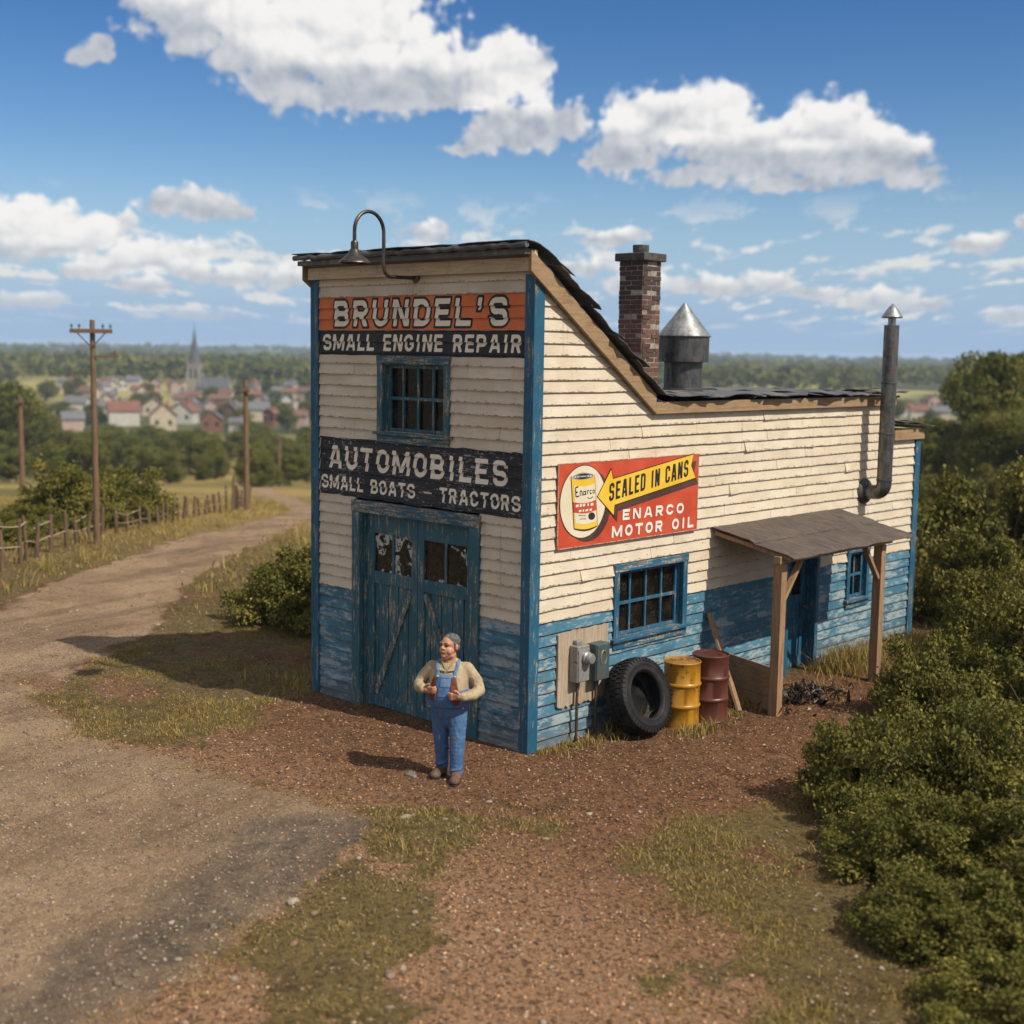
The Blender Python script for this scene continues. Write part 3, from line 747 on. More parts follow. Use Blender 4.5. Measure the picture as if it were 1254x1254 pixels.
blackp = sign_paint('black_sign_paint', (.012, .013, .016), (.024, .025, .028), (.30, .27, .22), .35)
blackw = sign_paint('worn_black_sign_paint', (.013, .014, .018), (.026, .027, .032), (.34, .31, .26), .75)
ink = sign_paint('black_outline_paint', (.012, .012, .013), (.02, .02, .022), (.2, .16, .12), .2)
white = sign_paint('white_letter_paint', (.64, .57, .45), (.74, .67, .54), (.25, .21, .16), .28)
bd = band('painted_sign', -3.84, -.112, 4.909, 5.334, orange); bd['label'] = 'orange band painted with the owner name'
mb = MB(); lettering(mb, "BRUNDEL'S", -3.52, -.39, 4.958, 5.288, onboard(.0062), t=.20, gap=.19, grow=.030, rows=rowsz, res=26); mb.build('letter_outline', ink, bd)
mb = MB(); lettering(mb, "BRUNDEL'S", -3.52, -.39, 4.958, 5.288, onboard(.0080), t=.20, gap=.19, grow=.0, rows=rowsz, res=26); mb.build('letters', white, bd)
bd = band('painted_sign', -3.845, -.110, 4.592, 4.903, blackp, rag=.006); bd['label'] = 'black band lettered small engine repair'
letter_words('letters', "SMALL ENGINE REPAIR", white, bd, -3.755, -.165, 4.648, 4.858, onboard(.0062), t=.20, gap=.15, rows=rowsz, res=22)
bd = band('painted_sign', -3.83, -.108, 2.745, 3.507, blackw, rag=.012); bd['label'] = 'worn black board listing automobiles, boats and tractors'
letter_words('letters', "AUTOMOBILES", white, bd, -3.64, -.36, 3.100, 3.402, onboard(.0062), t=.20, gap=.17, rows=rowsz, res=24)
letter_words('letters', "SMALL BOATS - TRACTORS", white, bd, -3.79, -.145, 2.822, 3.005, onboard(.0062), t=.19, gap=.15, rows=rowsz, res=20)

# ---------------------------------------------------------------- stove pipe up the side wall
pipe = metal('dark_stove_pipe', (.075, .075, .075), (.19, .188, .185), .38, .85, .10)
mb = MB(); PY, PXo = 7.70, .36
el = [(.02, PY, 2.58), (.22, PY, 2.58)] + [(.22 + .14 * math.sin(R(a)), PY, 2.58 + .14 * (1 - math.cos(R(a)))) for a in range(15, 91, 15)]
el += [(PXo, PY, 2.9 + i * .2) for i in range(12)]
el.append((PXo, PY, 5.16))
mb.tube(el, .114, 24)
sp = mb.build('stove_pipe', pipe, garage, smooth=40)
for zz in (2.78, 3.50, 4.28):
    mb = MB(); mb.lathe([(.113, zz - .016), (.122, zz - .012), (.124, zz), (.122, zz + .012), (.113, zz + .016)], (PXo, PY, 0), 24); mb.build('pipe_collar', zinc_d, sp, smooth=40)
mb = MB(); mb.lathe([(.20, .022), (.205, .04), (.18, .075), (.15, .09), (.135, .10)], (0, PY, 2.58), 26, Matrix.Rotation(R(90), 3, 'Y')); mb.build('wall_thimble', zinc_d, sp, smooth=40)
mb = MB(); mb.lathe([(.06, 5.15), (.06, 5.29)], (PXo, PY, 0), 16); mb.lathe([(.12, 5.265), (.155, 5.27), (.160, 5.285), (.075, 5.41), (.006, 5.485), (0, 5.486)], (PXo, PY, 0), 24); mb.build('pipe_cap', zinc, sp, smooth=40)
mb = MB(); mb.bar((-.1, PY, 4.16), (PXo - .10, PY, 4.20), .02, .01); mb.build('pipe_strap', zinc_d, sp)

# ---------------------------------------------------------------- canopy over the side door
def felt_fn(t):
    o = t.obj(); n = t.noise(o, 3, 6, .7); f = t.noise(o, 70, 3, .7); s = t.noise(t.scale(o, (1.0, 14, 14)), 1.5, 5, .7)
    c = t.mix(t.sm(n, .4, .62), (.052, .041, .034, 1), (.078, .060, .048, 1)); c = t.mix(t.m('MULTIPLY', t.sm(s, .48, .66), .8), c, (.15, .098, .066, 1)); yy = t.m('FRACT', t.m('MULTIPLY', t.sep(o)[1], 6.1)); c = t.mix(t.m('MULTIPLY', t.sm(t.m('ABSOLUTE', t.m('SUBTRACT', yy, .5)), .44, .49), .6), c, (.02, .016, .014, 1))
    return {'Base Color': c, 'Roughness': .82, 'Normal': t.bump(t.m('ADD', n, t.m('MULTIPLY', f, .5)), .006)}
felt = material('brown_roofing_felt', felt_fn)
mb = MB(); cy0, cy1 = 3.58, 6.92
def cz(x): return 2.325 - .19 * x
def csheet(x0, x1, lift, sd):
    def fn(u, v):
        x = x0 + (x1 - x0) * u; y = cy0 + (cy1 - cy0) * v
        e = (float(vnoise(v * 30 + sd, u * 3)) - .5) * .03 * (1 if u > .95 else .2)
        return (x + e, y + (float(vnoise(u * 9, v + sd)) - .5) * .03, cz(x) + lift + (float(vnoise(x * 4 + sd, y * 4)) - .5) * .016 - (.02 if u > .97 else 0))
    mb.sheet(fn, 8, 26, .010)
csheet(.03, .70, .048, 1); csheet(.62, 1.30, .018, 5)
canopy = mb.build('porch_canopy', felt, garage, smooth=30); canopy['label'] = 'brown felt canopy over the side door'
px, pa, pb = 1.08, 3.64, 6.30
for yy in (pa, pb):
    mb = MB(); h = .066; mb.box(px - h, yy - h, -.08, px + h, yy + h, 1.985); mb.build('canopy_post', wood, canopy, bevel=.006)
mb = MB(); mb.box(px - .05, pa - .09, 1.988, px + .05, pb + .28, 2.085); mb.build('canopy_beam', wood_y, canopy, bevel=.005)
for yy in (cy0 + .06, 4.7, 5.8, cy1 - .06):
    mb = MB(); mb.bar((.05, yy, cz(.05) - .033), (1.24, yy, cz(1.24) - .033), .045, .055); mb.build('canopy_rafter', wood, canopy, bevel=.004)
for yy, sgn in ((pa, 1), (pb, -1)):
    mb = MB(); mb.bar((px + .01, yy + sgn * .069, 1.50), (px + .01, yy + sgn * .47, 1.985), .05, .075, up=(1, 0, 0)); mb.build('canopy_brace', wood, canopy, bevel=.004)
mb = MB()
mb.hexa([(.16, 3.90, -.02), (1.00, 3.70, -.02), (1.00, 3.725, -.02), (.16, 3.925, -.02), (.16, 3.90, .17), (1.00, 3.70, .17), (1.00, 3.725, .17), (.16, 3.925, .17)])
mb.hexa([(.16, 3.89, .175), (1.00, 3.69, .175), (1.00, 3.715, .175), (.16, 3.915, .175), (.16, 3.89, .60), (1.00, 3.69, .57), (1.00, 3.715, .57), (.16, 3.915, .60)])
mb.build('canopy_side_panel', raw_wood('weathered_plywood', (.21, .135, .075), (.29, .195, .115), 0), canopy, bevel=.004)

# ================================================================= THINGS ON AND ROUND THE GARAGE
# gooseneck lamp
lampm = metal('dark_lamp_iron', (.040, .037, .034), (.11, .10, .09), .38, .8, .1)
lamp = thing('gooseneck_lamp', 'dark iron gooseneck lamp arching over the roof edge above the front wall', 'lamp', (-1.95, -.03, 5.54))
mb = MB(); pth = [(0, 0, 0), (0, -.40, -.005)]
pth += [(0, -.40 - .12 * math.sin(R(a)), -.005 + .12 * (1 - math.cos(R(a)))) for a in range(15, 91, 15)]
pth += [(0, -.52, .2), (0, -.52, .46)]
rr = .225; pth += [(0, -.52 - rr * (1 - math.cos(R(a))), .50 + rr * 1.05 * math.sin(R(a))) for a in range(0, 181, 12)]
pth += [(0, -.97, .42), (0, -.97, .30)]
mb.tube(pth, .0225, 12); mb.build('lamp_arm', lampm, lamp, smooth=50)
mb = MB(); mb.lathe([(.0, -.02), (.06, -.02), (.062, .012), (.03, .03), (.024, .05)], (0, 0, 0), 20, Matrix.Rotation(R(90), 3, 'X')); mb.build('wall_flange', lampm, lamp, smooth=40)
mb = MB(); mb.lathe([(.035, .38), (.045, .36), (.045, .29), (.06, .275), (.075, .235), (.17, .155), (.19, .135), (.192, .125), (.165, .15), (.06, .23), (.02, .24)], (0, -.97, 0), 30); mb.build('lamp_shade', lampm, lamp, smooth=35)
mb = MB(); mb.lathe([(.0, .145), (.03, .155), (.038, .185), (.025, .235), (.0, .24)], (0, -.97, 0), 14); mb.build('bulb', simple('unlit_bulb', (.55, .53, .48), rough=.15), lamp, smooth=60)

# enamel advertising sign
sign = thing('advertising_sign', 'red enamel motor oil sign with a yellow arrow on the sunlit side wall', 'sign', (.03, .46, 2.37))
def en(name, a, b, under=(.2, .12, .08), am=.2, rough=.35):
    def f(t):
        o = t.obj(); n = t.noise(o, 3, 5, .65); fi = t.noise(o, 24, 5, .7)
        c = t.mix(t.sm(n, .35, .65), a + (1,), b + (1,)); c = t.mix(t.sm(fi, .70 - .1 * am, .73 - .1 * am), c, under + (1,))
        return {'Base Color': c, 'Roughness': t.sm(n, .3, .7, rough, rough + .2), 'Specular IOR Level': .45}
    return material(name, f)
e_red = en('red_enamel', (.42, .050, .022), (.49, .072, .030)); e_yel = en('yellow_enamel', (.64, .39, .02), (.70, .45, .04)); e_crm = en('cream_enamel', (.59, .52, .38), (.64, .57, .44))
e_brn = en('brown_enamel', (.055, .026, .02), (.08, .036, .028)); e_blk = en('black_enamel', (.012, .011, .011), (.02, .018, .018)); e_wht = en('white_enamel', (.64, .60, .53), (.69, .65, .58)); e_gry = en('grey_enamel', (.40, .40, .38), (.48, .47, .44))
def flat(name, poly, d, mat, parent=sign, th=.0016):
    mb = MB(); mb.prism(poly, lambda a, b, q: (d + q, a, b), th); return mb.build(name, mat, parent)
mb = MB(); mb.box(.0, -.05, -.005, .020, 2.735, 1.0); pnl = mb.build('sign_panel', e_red, sign, bevel=.006)
mb = MB()
ed = [(-.05, -.005), (2.735, -.005), (2.735, 1.0), (-.05, 1.0)]
for (p, q) in zip(ed, ed[1:] + ed[:1]): mb.bar((.018, p[0], p[1]), (.018, q[0], q[1]), .010, .012, up=(1, 0, 0))
mb.build('sign_edge', en('chipped_sign_edge', (.50, .40, .30), (.36, .10, .06), (.14, .09, .06), 1.4), sign)
def ell(cx, cy, rx, ry, n=56, t0=0, t1=360): return [(cx + rx * math.cos(R(t0 + (t1 - t0) * i / n)), cy + ry * math.sin(R(t0 + (t1 - t0) * i / n))) for i in range(n + (0 if t1 - t0 == 360 else 1))]
D0 = .0205
flat('disc_shadow', ell(.50, .475, .425, .435), D0, e_brn)
flat('disc_outline', ell(.40, .530, .428, .442), D0 + .002, e_blk)
flat('cream_disc', ell(.40, .530, .418, .432), D0 + .004, e_crm)
arr = [(.664, .575), (.905, .885), (.945, .77), (2.605, .998), (2.555, .85), (2.665, .69), (.985, .452), (.975, .325)]
cxx = sum(p[0] for p in arr) / 8; czz = sum(p[1] for p in arr) / 8
flat('arrow_shadow', [(p[0] + .075, max(.005, p[1] - .085)) if p[0] + .075 < 2.73 else (2.728, p[1] - .085) for p in arr], D0 + .0025, e_brn)
def grow(poly, g):
    out = []; n = len(poly)
    for i in range(n):
        p0, p, p1 = Vector(poly[i - 1]), Vector(poly[i]), Vector(poly[(i + 1) % n])
        a = (p - p0).normalized(); b = (p1 - p).normalized(); na = Vector((-a.y, a.x)); nb = Vector((-b.y, b.x)); nn = (na + nb); k = g / max(.35, (1 + na.dot(nb)) / 1.0) 
        out.append(tuple(p + nn * k))
    return out
flat('arrow_outline', grow(arr, .012), D0 + .006, e_blk)
flat('yellow_arrow', arr, D0 + .008, e_yel)
def aff(d, x0, z0, ux, uz, vx, vz):
    return lambda a, b, za, zb: (d, x0 + a * ux + b * vx, z0 + a * uz + b * vz)
def words(name, text, w, h, mp, mat, t=.22, gap=.17, grow=0.): 
    letter_words(name, text, mat, sign, 0, w, 0, h, mp, t=t, gap=gap, grow=grow, res=30)
sl = .222 / 1.64
words('letters', 'SEALED IN CANS', 1.62, .222, aff(D0 + .0102, .875, .497, 1, sl, .02, 1), e_blk, .165, .17)
words('letters', 'ENARCO', 1.27, .135, aff(D0 + .0060, 1.155, .245, 1, -.004, 0.02, 1), e_wht, .25, .24)
words('letters', 'MOTOR OIL', 1.70, .142, aff(D0 + .0060, .95, .045, 1, -.006, 0.02, 1), e_wht, .25, .22)
# the picture of the can
cm = lambda u, v: (.165 + .425 * u + .075 * (1 - v), .225 + .615 * v)      # can frame, slightly tilted
def canpoly(v0, v1, u0=0., u1=1., sag=.045, n=14):
    return [cm(u0 + (u1 - u0) * i / n, v0 - sag * math.sin(math.pi * (u0 + (u1 - u0) * i / n))) for i in range(n + 1)] + [cm(u1 - (u1 - u0) * i / n, v1 - sag * math.sin(math.pi * (u1 - (u1 - u0) * i / n))) for i in range(n + 1)]
can = flat('can_picture', [cm(-.02, -.0)] + [cm(i / 14, -.02 - .06 * math.sin(math.pi * i / 14)) for i in range(15)] + [cm(1.02, 0), cm(1.02, 1)] + [cm(1 - i / 14, 1.01 + .055 * math.sin(math.pi * i / 14)) for i in range(15)] + [cm(-.02, 1)], D0 + .0085, e_blk)
flat('can_body', canpoly(.0, 1.0), D0 + .0105, e_yel, can)
flat('can_label', canpoly(.50, .84, .08, .97), D0 + .0125, e_crm, can); flat('can_label', canpoly(.10, .32, .05, .97), D0 + .0125, e_crm, can)
flat('can_label_band', canpoly(.315, .515, .0, 1.0), D0 + .0145, e_red, can)
mb = MB(); mb.prism([cm(.5 + .5 * math.cos(R(a)), .995 + .062 * math.sin(R(a))) for a in range(0, 360, 12)], lambda a, b, q: (D0 + .0125 + q, a, b), .0016); mb.build('can_lid', e_gry, can)
mb = MB()
for k in range(3): mb.tube([(D0 + .0150, *cm(.5 + (.42 - .12 * k) * math.cos(R(a)), .995 + (.048 - .014 * k) * math.sin(R(a)))) for a in range(0, 361, 20)], .004, 4)
def scrib(m, pts, w=.0075, d=D0 + .0146):
    for p, q in zip(pts[:-1], pts[1:]): m.bar((d, *cm(*p)), (d, *cm(*q)), w, .0012, up=(1, 0, 0))
scrib(mb, [(.26, .80), (.14, .79), (.13, .70), (.22, .70), (.13, .69), (.14, .61), (.27, .62)], .016)
scrib(mb, [(.32, .62), (.33, .72), (.40, .71), (.41, .62)], .014); scrib(mb, [(.55, .70), (.47, .70), (.46, .63), (.54, .64), (.56, .71), (.57, .63)], .013)
scrib(mb, [(.64, .64), (.64, .71), (.71, .71)], .013); scrib(mb, [(.82, .71), (.75, .70), (.75, .64), (.82, .65)], .013); scrib(mb, [(.88, .65), (.88, .71), (.94, .71), (.94, .65), (.88, .65)], .011)
mb.build('can_lettering', e_blk, can); mb = MB()
scrib(mb, [(.62, .57), (.75, .55), (.88, .58)], .010); mb.build('can_lettering', e_blk, can); mb = MB(); scrib(mb, [(.2, .24), (.5, .22)], .008); scrib(mb, [(.25, .17), (.52, .16)], .008); mb.build('can_lettering', e_blk, can); mb = MB()
mb.prism([cm(.76 + .15 * math.cos(R(a)), .20 + .075 * math.sin(R(a))) for a in range(0, 360, 20)], lambda a, b, q: (D0 + .0146 + q, a, b), .0012)
mb.build('can_emblem', e_blk, can)
mb = MB()
for a, b in ((.1, .22), (.27, .36), (.40, .50), (.6, .66), (.74, .86)): scrib(mb, [(a, .40 + .03), (b, .405 + .03)], .030, D0 + .0166)
mb.build('can_lettering', e_wht, can); mb = MB()
for a, b in ((.22, .32), (.38, .44), (.50, .62), (.68, .78)): scrib(mb, [(a, .325), (b, .33)], .026, D0 + .0166)
mb.build('can_lettering', e_wht, can)

# electric meter board
mboard = thing('electric_meter_board', 'weathered plywood board with two electric boxes fixed to the blue side wall', 'electric meter', (.026, .46, .44))
ply = raw_wood('grey_plywood', (.26, .20, .14), (.40, .32, .23), 2)
mb = MB(); rg = random.Random(9); pts = [(0, .02)] + [(.92 * i / 24, rg.uniform(-.018, .022)) for i in range(1, 24)] + [(.92, .02), (.925, .91)] + [(.92 - .92 * i / 20, .915 + rg.uniform(-.012, .006)) for i in range(1, 20)] + [(0, .89)]
mb.prism(pts, lambda a, b, q: (q, a, b), .03); mb.build('back_board', ply, mboard)
gbox = metal('grey_box_steel', (.22, .22, .21), (.33, .33, .31), .5, .45, .1); gboxd = metal('dark_box_steel', (.055, .085, .09), (.09, .125, .125), .5, .35, .25)
mb = MB(); mb.box(.031, .20, .30, .165, .42, .745); mb.box(.031, .26, .746, .10, .36, .80); bx1 = mb.build('meter_box', gbox, mboard, bevel=.012)
mb = MB(); mb.box(.166, .212, .312, .176, .408, .70); mb.build('box_cover', gbox, bx1, bevel=.004)
mb = MB(); mb.lathe([(.078, 0), (.08, .03), (.066, .04), (.066, .085), (.055, .10), (.0, .104)], (.177, .34, .595), 26, Matrix.Rotation(R(90), 3, 'Y')); mb.build('meter_dial', metal('meter_glass_steel', (.28, .28, .27), (.42, .42, .40), .3, .6), bx1, smooth=40)
mb = MB(); mb.box(.031, .53, .27, .175, .78, .725); bx2 = mb.build('switch_box', gboxd, mboard, bevel=.012)
mb = MB(); mb.box(.176, .54, .28, .188, .77, .715); mb.build('box_cover', gboxd, bx2, bevel=.005)
mb = MB(); mb.tube([(.19, .655 + .05 * math.cos(R(a)), .55 + .09 * math.sin(R(a))) for a in range(-60, 250, 18)], .009, 6); mb.build('switch_handle', metal('brass_wire', (.25, .2, .11), (.35, .3, .17), .4, .6), bx2, smooth=50)
rustp = metal('rusty_conduit', (.06, .04, .03), (.11, .075, .05), .6, .5, .8)
mb = MB(); mb.tube([(.08, .30, -.50), (.08, .30, .05), (.08, .305, .299)], .019, 10); mb.build('conduit', rustp, mboard, smooth=50)
mb = MB(); mb.tube([(.075, .66, -.50), (.075, .66, .05), (.08, .655, .269)], .018, 10); mb.build('conduit', rustp, mboard, smooth=50)

# truck tyre leaning against the wall
tyre = thing('truck_tyre', 'black truck tyre leaning on the blue wall beside the yellow drum', 'tyre', (.42, 1.57, .465), 0)
tyre.rotation_euler = (0, R(-20), 0); tyre.scale = (1.04, 1.06, 1.06)
def tyre_fn(t):
    o = t.obj(); n = t.noise(o, 6, 5, .7); f = t.noise(o, 40, 4, .6)
    c = t.mix(t.sm(n, .4, .65), (.008, .008, .0085, 1), (.020, .019, .018, 1)); c = t.mix(t.m('MULTIPLY', t.sm(n, .6, .75), .4), c, (.08, .06, .045, 1))
    return {'Base Color': c, 'Roughness': t.sm(f, .3, .7, .55, .75), 'Specular IOR Level': .25, 'Normal': t.bump(f, .002)}
rub = material('tyre_rubber', tyre_fn); RX = Matrix.Rotation(R(90), 3, 'Y')
mb = MB(); TR = .455
mb.lathe([(.265, -.10), (.272, -.125), (.305, -.14), (.36, -.150), (.41, -.142), (.435, -.125), (.44, -.10), (.44, .10), (.435, .125), (.41, .142), (.375, .150), (.37, .156), (.355, .156), (.35, .15), (.315, .143), (.302, .147), (.29, .141), (.272, .125), (.265, .10), (.285, .085), (.38, .08), (.41, .0), (.38, -.08), (.285, -.085), (.265, -.10)], (0, 0, 0), 72, RX)
mb.build('casing', rub, tyre, smooth=35)
mb = MB(); NB = 46
for k in range(NB):
    t0 = 2 * math.pi * k / NB
    for (x0, x1, off, rr0) in ((.045, .138, .0, .43), (-.138, -.045, .5, .43), (-.036, .036, .25, .432)):
        t = t0 + off * 2 * math.pi / NB; w = 2 * math.pi / NB * .36
        ps = []
        for rad in (rr0 - .012, TR + (.0 if abs(x0) > .04 and False else .0)):
            for (xx, tt) in ((x0, t - w), (x1, t - w * .6), (x1, t + w * 1.1), (x0, t + w * .7)):
                q = rad - (.018 if abs(xx) > .13 and rad > .44 else 0)
                ps.append((xx, q * math.cos(tt), q * math.sin(tt)))
        mb.hexa(ps)
    t = t0; w = 2 * math.pi / NB * .3
    for sx in (1, -1):
        mb.hexa([(sx * xx, rad * math.cos(tt), rad * math.sin(tt)) for rad, in ((.395,), (.438,)) for (xx, tt) in ((.128, t - w), (.153 if rad < .42 else .143, t - w), (.153 if rad < .42 else .143, t + w), (.128, t + w))])
mb.build('tread', rub, tyre)

# oil drums
def drum(name, label, loc, r, h, mat, lidmat, rz):
    t = thing(name, label, 'oil drum', loc, rz)
    mb = MB(); pr = [(r - .012, 0), (r, .008), (r + .004, .018), (r - .004, .03)]
    for zc in (.34, .66):
        pr += [(r - .004, h * zc - .028), (r + .004, h * zc - .020), (r + .012, h * zc), (r + .004, h * zc + .020), (r - .004, h * zc + .028)]
    pr += [(r - .004, h - .03), (r + .004, h - .018), (r + .006, h - .006), (r, h), (r - .01, h - .002), (r - .014, h - .022)]
    rg = random.Random(int(r * 1e5)); ph = [rg.uniform(0, 6.3) for _ in range(6)]
    jit = lambda a, z: .010 * math.sin(2 * a + ph[0] + z * 3) * math.sin(z / h * 3.14) + .007 * math.sin(5 * a + ph[1] + z * 9) * math.sin(z / h * 3.14)
    mb.lathe(pr, (0, 0, 0), 40, jit=jit); b = mb.build('drum_shell', mat, t, smooth=45)
    mb = MB(); mb.lathe([(r - .016, h - .03), (r - .016, h - .02), (r - .05, h - .018), (0, h - .017)], (0, 0, 0), 40, jit=None); mb.build('drum_lid', lidmat, t, smooth=45)
    mb = MB(); mb.lathe([(.034, h - .018), (.034, h - .004), (.026, h - .002), (0, h - .002)], (r * .55, 0, 0), 14); mb.build('bung', lidmat, t, smooth=45)
    return t
def drum_fn(t, a, b, rust, am):
    o = t.vm('ADD', t.obj(), t.comb(0, 0, t.m('MULTIPLY', t.rand(), 30.))); n = t.noise(o, 3.2, 6, .7); f = t.noise(o, 13, 5, .7); st = t.noise(t.scale(o, (9, 9, .9)), 1.6, 5, .7); z = t.sep(t.obj())[2]
    k = t.m('ADD', t.m('MULTIPLY', f, .5), t.m('ADD', t.m('MULTIPLY', n, .3), t.m('MULTIPLY', st, .2)))
    w = t.sm(k, .60 - .1 * am, .63 - .1 * am)
    c = t.mix(t.sm(n, .35, .65), a + (1,), b + (1,)); c = t.mix(t.m('MULTIPLY', t.sm(st, .55, .72), .5), c, rust + (1,)); c = t.mix(w, c, t.mix(f, rust + (1,), (.045, .033, .028, 1)))
    c = t.mix(t.m('MULTIPLY', t.sm(z, .12, .0), .5), c, (.10, .055, .03, 1))
    return {'Base Color': c, 'Roughness': t.m('ADD', .38, t.m('MULTIPLY', w, .4)), 'Metallic': .1, 'Specular IOR Level': .45, 'Normal': t.bump(k, .004)}
yel = material('yellow_drum_paint', drum_fn, a=(.31, .145, .009), b=(.40, .195, .014), rust=(.20, .075, .025), am=.5)
redp = material('rust_red_drum_paint', drum_fn, a=(.080, .025, .018), b=(.125, .038, .026), rust=(.06, .03, .022), am=.62)
lidy = material('rusted_yellow_lid', drum_fn, a=(.36, .17, .03), b=(.26, .12, .04), rust=(.14, .06, .03), am=.8)
drum('oil_drum', 'dented yellow oil drum beside the truck tyre', (.55, 2.28, -.02), .232, .85, yel, lidy, 2.1)
drum('oil_drum', 'rust-red oil drum between the yellow drum and the leaning plank', (.62, 2.80, -.02), .236, .87, redp, redp, .7)

# leaning plank
pk = thing('leaning_plank', 'bare timber plank leaning on the wall beside the rust-red drum', 'plank', (.70, 3.38, 0))
mb = MB(); mb.bar((.0, 0, -.01), (-.64, .17, 1.19), .13, .038, up=(1, .35, .5)); mb.build('plank', wood, pk, bevel=.004)

# oily scrap under the canopy
mb = MB(); rg = random.Random(31)
for k in range(260):
    a = rg.uniform(0, 6.28); r = abs(rg.gauss(0, .42)); x = .95 + r * math.cos(a) * .62; y = 4.55 + r * math.sin(a) * 1.15; h = max(0, .15 - .22 * r)
    if x < .08: continue
    z = rg.uniform(-.01, h); l = rg.uniform(.03, .2); d = Vector((rg.gauss(0, 1), rg.gauss(0, 1), rg.gauss(0, .35))).normalized() * l
    if rg.random() < .6: mb.tube([(x, y, z + .01), (x + d.x * .5, y + d.y * .5, z + .012 + abs(d.z) + rg.uniform(0, .03)), (x + d.x, y + d.y, z + .012)], rg.uniform(.006, .016), 5)
    else: mb.bar((x, y, z), (x + d.x * .6, y + d.y * .6, z + .02 + abs(d.z)), rg.uniform(.02, .06), rg.uniform(.006, .03))
tag(mb.build('scrap_pile', metal('oily_scrap', (.012, .011, .010), (.035, .028, .022), .45, .4, .5)), 'dark oily scrap heaped on the dirt under the canopy', 'scrap', kind='stuff')

# ================================================================= THE MAN
def blob(name, shapes, voxel, smooth_it, mats, parent, sub=None):
    """fuses round shapes into one continuous skin"""
    import bmesh
    bm = bmesh.new()
    for s in shapes:
        if s[0] == 'c':            # tapered capsule chain: list of (point, radius)
            ch = s[1]
            for (p, r), (q, r2) in zip(ch[:-1], ch[1:]):
                p = Vector(p); q = Vector(q); n = max(2, int((q - p).length / (min(r, r2) * .45)))
                for i in range(n + 1):
                    u = i / n; bmesh.ops.create_icosphere(bm, subdivisions=2, radius=r + (r2 - r) * u, matrix=Matrix.Translation(p.lerp(q, u)))
        elif s[0] == 'e':          # ellipsoid: centre, radii, rotation
            M = Matrix.Translation(Vector(s[1])) @ (s[3] if len(s) > 3 else Matrix.Identity(4)) @ Matrix.Diagonal((*s[2], 1))
            bmesh.ops.create_icosphere(bm, subdivisions=3, radius=1, matrix=M)
        elif s[0] == 'l':          # loft of ellipses (z, cx, cy, w, d)
            n = 28; rings = []
            for (z, cx, cy, w, d) in s[1]:
                rings.append([bm.verts.new((cx + w * math.copysign(abs(math.cos(t)) ** .85, math.cos(t)), cy + d * math.copysign(abs(math.sin(t)) ** .9, math.sin(t)), z)) for t in [2 * math.pi * k / n for k in range(n)]])
            for a, b in zip(rings[:-1], rings[1:]):
                for k in range(n): bm.faces.new((a[k], a[(k + 1) % n], b[(k + 1) % n], b[k]))
            bm.faces.new(rings[0][::-1]); bm.faces.new(rings[-1])
    me = bpy.data.meshes.new(name + '_rough'); bm.to_mesh(me); bm.free()
    o = bpy.data.objects.new(name + '_rough', me); C.objects.link(o)
    r = o.modifiers.new('r', 'REMESH'); r.mode = 'VOXEL'; r.voxel_size = voxel
    if smooth_it:
        m = o.modifiers.new('s', 'SMOOTH'); m.iterations = smooth_it; m.factor = .5
    dg = bpy.context.evaluated_depsgraph_get(); dg.update()
    me2 = bpy.data.meshes.new_from_object(o.evaluated_get(dg)); me2.name = name
    bpy.data.objects.remove(o); bpy.data.meshes.remove(me)
    me2.polygons.foreach_set('use_smooth', [True] * len(me2.polygons))
    return link(name, me2, mats, parent)
def cloth(name, a, b, dirt, am=.3, sc=1.):
    def f(t):
        o = t.obj(); n = t.noise(o, 7 * sc, 5, .65); f_ = t.noise(o, 45, 4, .7); wv = t.noise(t.scale(o, (3, 3, 1)), 6, 3, .5, 1.2)
        c = t.mix(t.sm(n, .35, .65), a + (1,), b + (1,)); c = t.mix(t.m('MULTIPLY', t.sm(n, .62 - .08 * am, .68 - .08 * am), .55), c, dirt + (1,)); c = t.mix(t.m('MULTIPLY', t.sm(f_, .62, .7), .35), c, tuple(min(1, v * 1.7) for v in b) + (1,))
        return {'Base Color': c, 'Roughness': .85, 'Specular IOR Level': .2, 'Normal': t.bump(t.m('ADD', t.m('MULTIPLY', wv, .55), t.m('MULTIPLY', f_, .10)), .03)}
    return material(name, f)
def skin_fn(t):
    o = t.obj(); n = t.noise(o, 18, 4, .6); c = t.mix(t.sm(n, .35, .65), (.36, .165, .095, 1), (.47, .235, .145, 1))
    return {'Base Color': c, 'Roughness': .5, 'Specular IOR Level': .4}
skin = material('weathered_skin', skin_fn)
shirt_m = cloth('khaki_shirt', (.30, .235, .145), (.39, .31, .20), (.18, .13, .08), .4)
denim = cloth('blue_denim', (.048, .108, .225), (.085, .165, .32), (.075, .07, .07), 1.1)
denim_s = cloth('light_denim', (.085, .155, .27), (.13, .215, .33), (.06, .1, .2), .3)
leather = cloth('brown_leather', (.11, .034, .018), (.16, .050, .026), (.06, .02, .012), .4)
boot_m = cloth('worn_boot_leather', (.075, .045, .03), (.13, .08, .055), (.2, .15, .1), .5)
hair_m = cloth('greying_hair', (.055, .052, .052), (.13, .125, .125), (.2, .2, .2), .5, 4)
man = thing('person', 'stocky man in blue denim overalls and khaki shirt, thumbs tucked at his bib', 'person', (.02, -1.30, -.005), R(34)); man.scale = (1.03, 1.03, 1.03)
